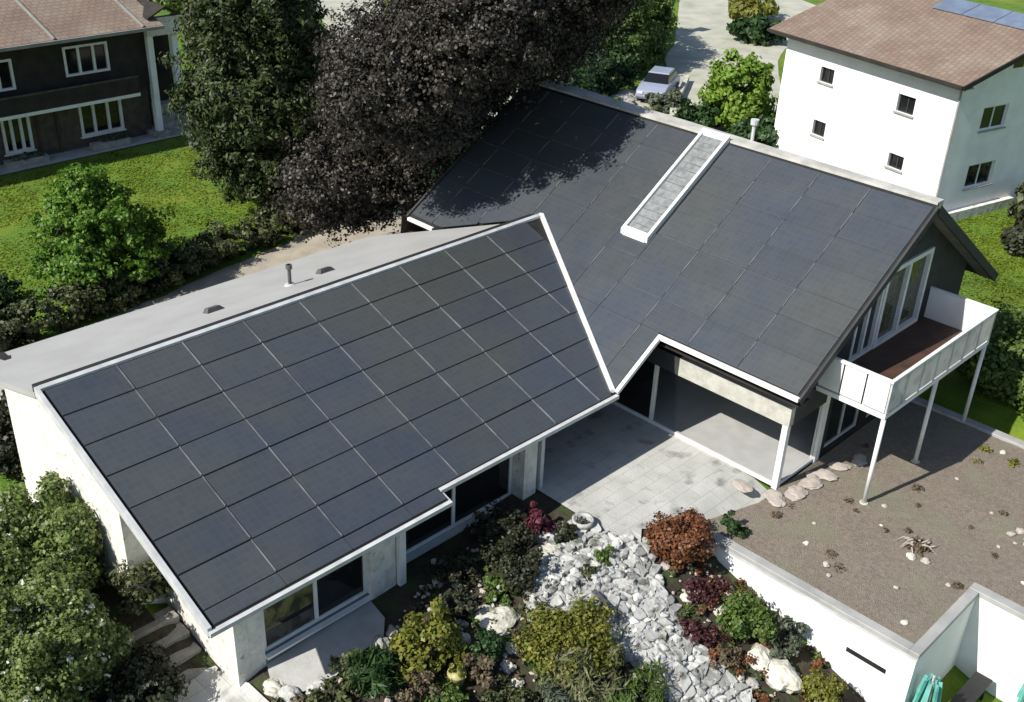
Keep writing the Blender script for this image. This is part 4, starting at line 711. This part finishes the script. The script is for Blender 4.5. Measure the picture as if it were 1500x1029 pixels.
# trees in the far background
ft = [(37, 38, 3.0, 7, 'beech', 'dark brown tree behind the copper beech at the top'), (43, 37, 2.8, 7, 'darktree', 'dark tree above the tall hedge at the top'), (21, 50, 2.6, 5, 'green', 'green tree far behind the chalet porch')]
for i, (x, y, r_, h, lm, lb) in enumerate(ft): tree('background_tree', lb, 'tree', (x, y), (x, y, h*.8), .2, [(x, y, h*.6, r_, r_, h*.45)], 14000, .22, lm, 130+i, clump=.7)
# ================================================================ boundary wall & gate post at the lane
t = MB().hexa([(36.0, 22.6, -1.0), (36.2, 22.4, -1.0), (40.6, 25.0, -1.0), (40.4, 25.2, -1.0)], [(36.0, 22.6, -.55), (36.2, 22.4, -.55), (40.6, 25.0, -.55), (40.4, 25.2, -.55)]).build('low_wall', M['rock']); tag(t, 'low pale kerb wall beside the parked car and driveway', 'wall')
t = MB().hexa([(32.6, 20.2, -1.0), (32.9, 20.0, -1.0), (35.3, 22.1, -1.0), (35.0, 22.3, -1.0)], [(32.6, 20.2, -.6), (32.9, 20.0, -.6), (35.3, 22.1, -.6), (35.0, 22.3, -.6)]).build('low_wall', M['rock']); tag(t, 'sunlit pale kerb wall in front of the parked car', 'wall')
M['orange'] = mat('terracotta_column', (.45, .20, .10), (.36, .16, .08), 3, .8)
t = thing('gate_pillar', 'white and brown gate pillar at the end of the tall hedge', 'pillar', (49.8, 34.4, -1)); MB().box(49.6, 50.1, 34.1, 34.7, -1, 2.6).build('shaft', M['white'], t); MB().box(49.2, 49.598, 34.2, 34.9, -1, 2.8).build('side_panel', M['orange'], t); MB().box(49.1, 50.2, 34.0, 35.0, 2.802, 2.95).build('cap', M['whitestone'], t)
# ================================================================ parked car
def car(x, y, z, ang):
    t = thing('parked_car', 'pale blue grey car parked below the tall hedge', 'car', (x, y, z)); ca, sa = math.cos(ang), math.sin(ang)
    T = lambda p: (x+p[0]*ca-p[1]*sa, y+p[0]*sa+p[1]*ca, z+p[2])
    side = [(-2.1, .3), (-2.15, .7), (-1.9, .95), (-1.35, 1.0), (-.75, 1.02), (1.0, 1.0), (1.5, .93), (2.05, .78), (2.15, .45), (2.05, .28)]
    mb = MB(); mb.prism([T((a, -.86, b)) for a, b in side], [T((a, .86, b)) for a, b in side]); mb.build('body', M['carpaint'], t, bevel=.04)
    MB().hexa([T((-1.75, -.78, .95)), T((1.0, -.78, .95)), T((1.0, .78, .95)), T((-1.75, .78, .95))], [T((-1.25, -.62, 1.42)), T((.25, -.62, 1.42)), T((.25, .62, 1.42)), T((-1.25, .62, 1.42))]).build('window', M['pane'], t)
    MB().hexa([T((-1.28, -.64, 1.40)), T((.28, -.64, 1.40)), T((.28, .64, 1.40)), T((-1.28, .64, 1.40))], [T((-1.2, -.58, 1.47)), T((.2, -.58, 1.47)), T((.2, .58, 1.47)), T((-1.2, .58, 1.47))]).build('roof', M['carpaint'], t)
    for a in (-1.35, 1.35):
        for s in (-1, 1):
            w_ = MB().tube([T((a, s*.70, .32)), T((a, s*.9, .32))], .32, 16).build('wheel', M['black'], t); MB().tube([T((a, s*.9, .32)), T((a, s*.915, .32))], .19, 12).build('rim', M['chrome'], w_)
    for s in (-1, 1): MB().lbox((T((2.1, s*.6, .6)), (ca, sa), (-sa, ca)), -.02, .06, -.16, .16, 0, .14).build('headlight', M['chrome'], t); MB().lbox((T((-2.15, s*.6, .65)), (ca, sa), (-sa, ca)), -.03, .04, -.14, .14, 0, .14).build('tail_light', M['orange'], t)
car(36.4, 24.2, gz(36, 24)+.04, R(205))
# ================================================================ white house
wh = thing('white_house', 'white two-storey house with brown roof and small dark windows', 'house', (32, 6, -1))
c1 = (29.82, 3.65); d1 = Vector((2.25, 9.5)).normalized(); d2 = Vector((d1.y, -d1.x))
F1 = ((*c1, 0), (d1.x, d1.y), (-d1.y, d1.x)); Fr = ((*c1, 0), (d2.x, d2.y), (-d1.x, -d1.y)); Lh = 9.9; Wd = 11.5
ops1 = [(6.9, 7.75, 3.5, 4.22), (2.1, 3.05, 3.33, 4.12), (6.85, 7.65, .95, 1.68), (2.05, 2.9, .8, 1.46)]
wb = MB(); wall(wb, F1, Lh, -1.3, 5.3, .3, ops1); wb.build('wall', M['white'], wh)
for o_ in ops1: window(F1, o_, wh, M['darkwall'], M['pane'], 1, .05, .16, sill=M['coping'])
opr = [(1.9, 3.6, 3.0, 4.05), (1.85, 3.7, .35, 1.45), (2.9+.2, 4.7, 5.75, 6.5)]
Lr2 = Wd; wb = MB(); wall(wb, ((c1[0]+d2.x*.302, c1[1]+d2.y*.302, 0), Fr[1], Fr[2]), Wd, -1.3, 5.3, .3, [(a-.302, b_-.302, c_, d_) for a, b_, c_, d_ in opr[:2]]); wb.build('wall', M['white'], wh)
for o_ in opr[:2]: window(Fr, o_, wh, M['frame'], M['pane'], 1, .07, .12, sill=M['coping'])
slope = .29; LP = lambda a, n, z: (c1[0]+d2.x*a-d1.x*n, c1[1]+d2.y*a-d1.y*n, z)    # a across the gable, n outwards
G = [(.302, 5.302), (Wd, 5.302), (Wd/2, 5.35+slope*Wd/2)]; MB().prism([LP(a, 0, z) for a, z in G], [LP(a, -.3, z) for a, z in G]).build('gable', M['white'], wh)
MB().lbox(Fr, 3.2, 4.6, -.02, .02, 5.62, 6.35).build('gable_window', M['pane'], wh); MB().lbox(Fr, 3.86, 3.94, .02, .04, 5.62, 6.35).build('gable_mullion', M['frame'], wh)
wb = MB(); wb.lbox(F1, Lh, Lh+.25, -Wd, .0, -1.3, 5.3); wb.lbox(((c1[0]+d2.x*Wd, c1[1]+d2.y*Wd, 0), F1[1], F1[2]), 0, Lh, 0, .3, -1.3, 5.3); wb.build('wall', M['white'], wh)
def rslab(name, a0, a1, n0, n1, z0, z1, th, m): return MB().hexa([LP(a0, n0, z0-th), LP(a1, n0, z1-th), LP(a1, n1, z1-th), LP(a0, n1, z0-th)], [LP(a0, n0, z0), LP(a1, n0, z1), LP(a1, n1, z1), LP(a0, n1, z0)]).build(name, m, wh)
zr0 = 5.42; zrr = zr0+slope*(Wd/2+.75); rf = rslab('roof', -.75, Wd/2, .6, -Lh-.9, zr0, zrr, .16, M['brownroof']); rslab('roof', Wd/2+.004, Wd+.75, .6, -Lh-.9, zrr, zr0, .16, M['brownroof'])
MB().hexa([LP(-.72, .58, 5.22), LP(.0, .58, 5.22), LP(.0, -Lh-.8, 5.22), LP(-.72, -Lh-.8, 5.22)], [LP(-.72, .58, 5.26), LP(.0, .58, 5.28), LP(.0, -Lh-.8, 5.28), LP(-.72, -Lh-.8, 5.26)]).build('soffit', M['soffit'], wh)
MB().bar(LP(-.80, .62, 5.36), LP(-.80, -Lh-.92, 5.36), .10, .12).build('gutter', M['darkwood'], wh); MB().bar(LP(-.78, .66, 5.33), LP(Wd/2, .66, zrr-.09), .07, .2).build('barge_board', M['darkwood'], wh)
M['pv2'] = mat('distant_solar_glass', (.16, .20, .27), (.12, .15, .21), 1.5, .25, spec=.6)
for i in range(3):
    for j in range(1):
        a0 = 4.45+j*1.28; n0 = -.6-i*1.72; zz = lambda a: zr0+slope*(a+.75)+.05; a1 = a0+1.2; n_1 = n0-1.68
        MB().hexa([LP(a0, n0, zz(a0)), LP(a1, n0, zz(a1)), LP(a1, n_1, zz(a1)), LP(a0, n_1, zz(a0))], [LP(a0, n0, zz(a0)+.05), LP(a1, n0, zz(a1)+.05), LP(a1, n_1, zz(a1)+.05), LP(a0, n_1, zz(a0)+.05)]).build('solar_panel', M['pv2'], rf)
MB().tube([LP(-.06, .08, 5.2), LP(-.06, .08, -1)], .05, 8).build('downpipe', M['coping'], wh)
MB().lbox(Fr, 0, 7, .0, .28, -1.3, -.55).build('plinth', M['whitestone'], wh)
# ================================================================ brown chalet (top left)
ch = thing('brown_chalet', 'dark timber chalet with brown roof and white window frames', 'house', (3, 34, 0))
X0, X1, Yf, Yb = -14, 8.45, 33.0, 44
FC = ((X0, Yf, 0), (1, 0), (0, -1)); L = X1-X0
def oc(a, b_, c_, d_): return (a-X0, b_-X0, c_, d_)
low = [oc(5.0, 7.05, .55, 2.25), oc(1.5, 2.75, .45, 2.15), oc(-2.6, -.6, .5, 2.2)]; upw = [oc(4.55, 6.6, 3.45, 4.75), oc(.4, 2.3, 3.3, 4.6), oc(-4, -2, 3.3, 4.6)]
wb = MB(); wall(wb, FC, L, -.2, 2.45, .3, low); wb.build('lower_wall', M['palewood'], ch)
for o_ in low: window(FC, o_, ch, M['frame'], M['pane'], 2, .12, .04, proud=.08, sill=M['frame'])
FCu = ((X0, Yf-.35, 0), (1, 0), (0, -1)); wb = MB(); wall(wb, FCu, L, 2.454, 5.25, .3, upw); wb.build('upper_wall', M['darkwood'], ch)
for o_ in upw: window(FCu, o_, ch, M['frame'], M['pane'], 2, .10, .04, proud=.08)
cb = MB().box(-12, 7.5, Yf-1.15, Yf-.01, 2.32, 2.452).build('balcony', M['palewood'], ch); MB().box(-12, 7.5, Yf-1.19, Yf-1.152, 2.30, 2.44).build('balcony_edge', M['frame'], cb); MB().box(-12, 7.5, Yf-1.15, Yf-1.10, 2.455, 3.15).build('balcony_boarding', M['darkwood'], cb); MB().box(-12, 7.5, Yf-1.18, Yf-1.07, 3.152, 3.22).build('handrail', M['palewood'], cb)
for x in (3.9, 3.0, -.2): MB().box(x, x+.1, Yf-.06, Yf-.003, .0, 2.28).build('batten', M['deck'], ch)
MB().box(X1, X1+.28, Yf-.6, Yf-.3, 0, 4.7).build('corner_post', M['white'], ch); MB().box(X1+1.35, X1+1.63, Yf-.4, Yf-.1, 2.3, 4.6).build('porch_post', M['white'], ch)
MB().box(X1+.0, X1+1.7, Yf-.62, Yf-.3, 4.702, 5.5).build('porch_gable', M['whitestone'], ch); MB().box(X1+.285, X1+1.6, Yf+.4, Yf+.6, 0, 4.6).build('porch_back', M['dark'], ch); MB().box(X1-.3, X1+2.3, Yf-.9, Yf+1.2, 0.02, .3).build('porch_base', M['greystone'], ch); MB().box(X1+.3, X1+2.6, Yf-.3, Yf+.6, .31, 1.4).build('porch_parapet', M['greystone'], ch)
wb = MB(); wb.box(X1-.3, X1, Yf+.001, Yb, -.2, 5.2); wb.box(X0, X0+.3, Yf+.001, Yb, -.2, 5.2); wb.box(X0, X1, Yb, Yb+.3, -.2, 5.2); wb.build('side_wall', M['white'], ch)
q = lambda y: 5.32+.32*(y-31.7); MB().hexa([(X0-.8, 31.7, 5.18), (X1+.5, 31.7, 5.18), (X1+.5, 38.5, q(38.5)-.14), (X0-.8, 38.5, q(38.5)-.14)], [(X0-.8, 31.7, 5.32), (X1+.5, 31.7, 5.32), (X1+.5, 38.5, q(38.5)), (X0-.8, 38.5, q(38.5))]).build('roof', M['brownroof'], ch)
MB().hexa([(X0-.8, 38.504, q(38.5)-.14), (X1+.5, 38.504, q(38.5)-.14), (X1+.5, 45.3, 5.2), (X0-.8, 45.3, 5.2)], [(X0-.8, 38.504, q(38.5)), (X1+.5, 38.504, q(38.5)), (X1+.5, 45.3, 5.34), (X0-.8, 45.3, 5.34)]).build('roof', M['brownroof'], ch)
MB().bar((X0-.8, 31.64, 5.24), (X1+.5, 31.64, 5.24), .10, .14).build('gutter', M['soffit'], ch)
for x in (3.9, 8.0, -.5): MB().bar((x, 31.7, 5.37), (x+.02, 38.4, q(38.4)+.05), .09, .07).build('roof_batten', M['soffit'], ch)
MB().hexa([(X1+.0, 32.1, 5.52), (X1+.9, 32.1, 5.95), (X1+.9, 36, 5.95), (X1+.0, 36, 5.52)], [(X1+.0, 32.1, 5.60), (X1+.9, 32.1, 6.03), (X1+.9, 36, 6.03), (X1+.0, 36, 5.60)]).hexa([(X1+.902, 32.1, 5.95), (X1+1.9, 32.1, 5.45), (X1+1.9, 36, 5.45), (X1+.902, 36, 5.95)], [(X1+.902, 32.1, 6.03), (X1+1.9, 32.1, 5.53), (X1+1.9, 36, 5.53), (X1+.902, 36, 6.03)]).build('porch_roof', M['darkwood'], ch)
sheet('chalet_terrace', [(-10, 31.6), (9.6, 31.9), (9.6, 33.2), (-10, 33.2)], M['paving'], .05)
for i, (x, l) in enumerate([(6.0, 'grey planter box below the right lower chalet window'), (2.1, 'grey planter box below the left lower chalet window')]):
    t = thing('planter_box', l, 'planter', (x, 32.4, .05)); MB().box(x-.9, x+.9, 32.15, 32.6, .06, .35).build('box', M['greyrock'], t); leaves('plants', [(x, 32.4, .4, .8, .2, .1)], 500, .1, LM['grey'], t, 90+i, .15)
LM['turf'] = leafmat('turf_blades', [(.10, .16, .011), (.13, .195, .013), (.18, .23, .018), (.12, .17, .011)], .3, .8)
rr = random.Random(12)
for pts in ([(rr.uniform(-16, 14), rr.uniform(18.5, 31.5)) for _ in range(1500)], [(rr.uniform(17, 34), rr.uniform(-9, 3)) for _ in range(900)]):
    leaves('lawn_turf', [(x, y, gz(x, y)+.02, .35, .35, .01) for x, y in pts], 60000, .055, LM['turf'], None, 60, .7, elong=2.2, per=9, flat=.03, up_bias=1.6)['kind'] = 'stuff'
# stray flowers in the lawn beside the conifer
for i, (x, y, l) in enumerate([(9.4, 29.6, 'pale grey green shrub at the foot of the conifer beside the porch'), (10.6, 28.2, 'lower pale shrub under the conifer')]): bush('porch_shrub', l, 'shrub', x, y, 1.1, .9, 1500, .16, 'grey', 95+i)
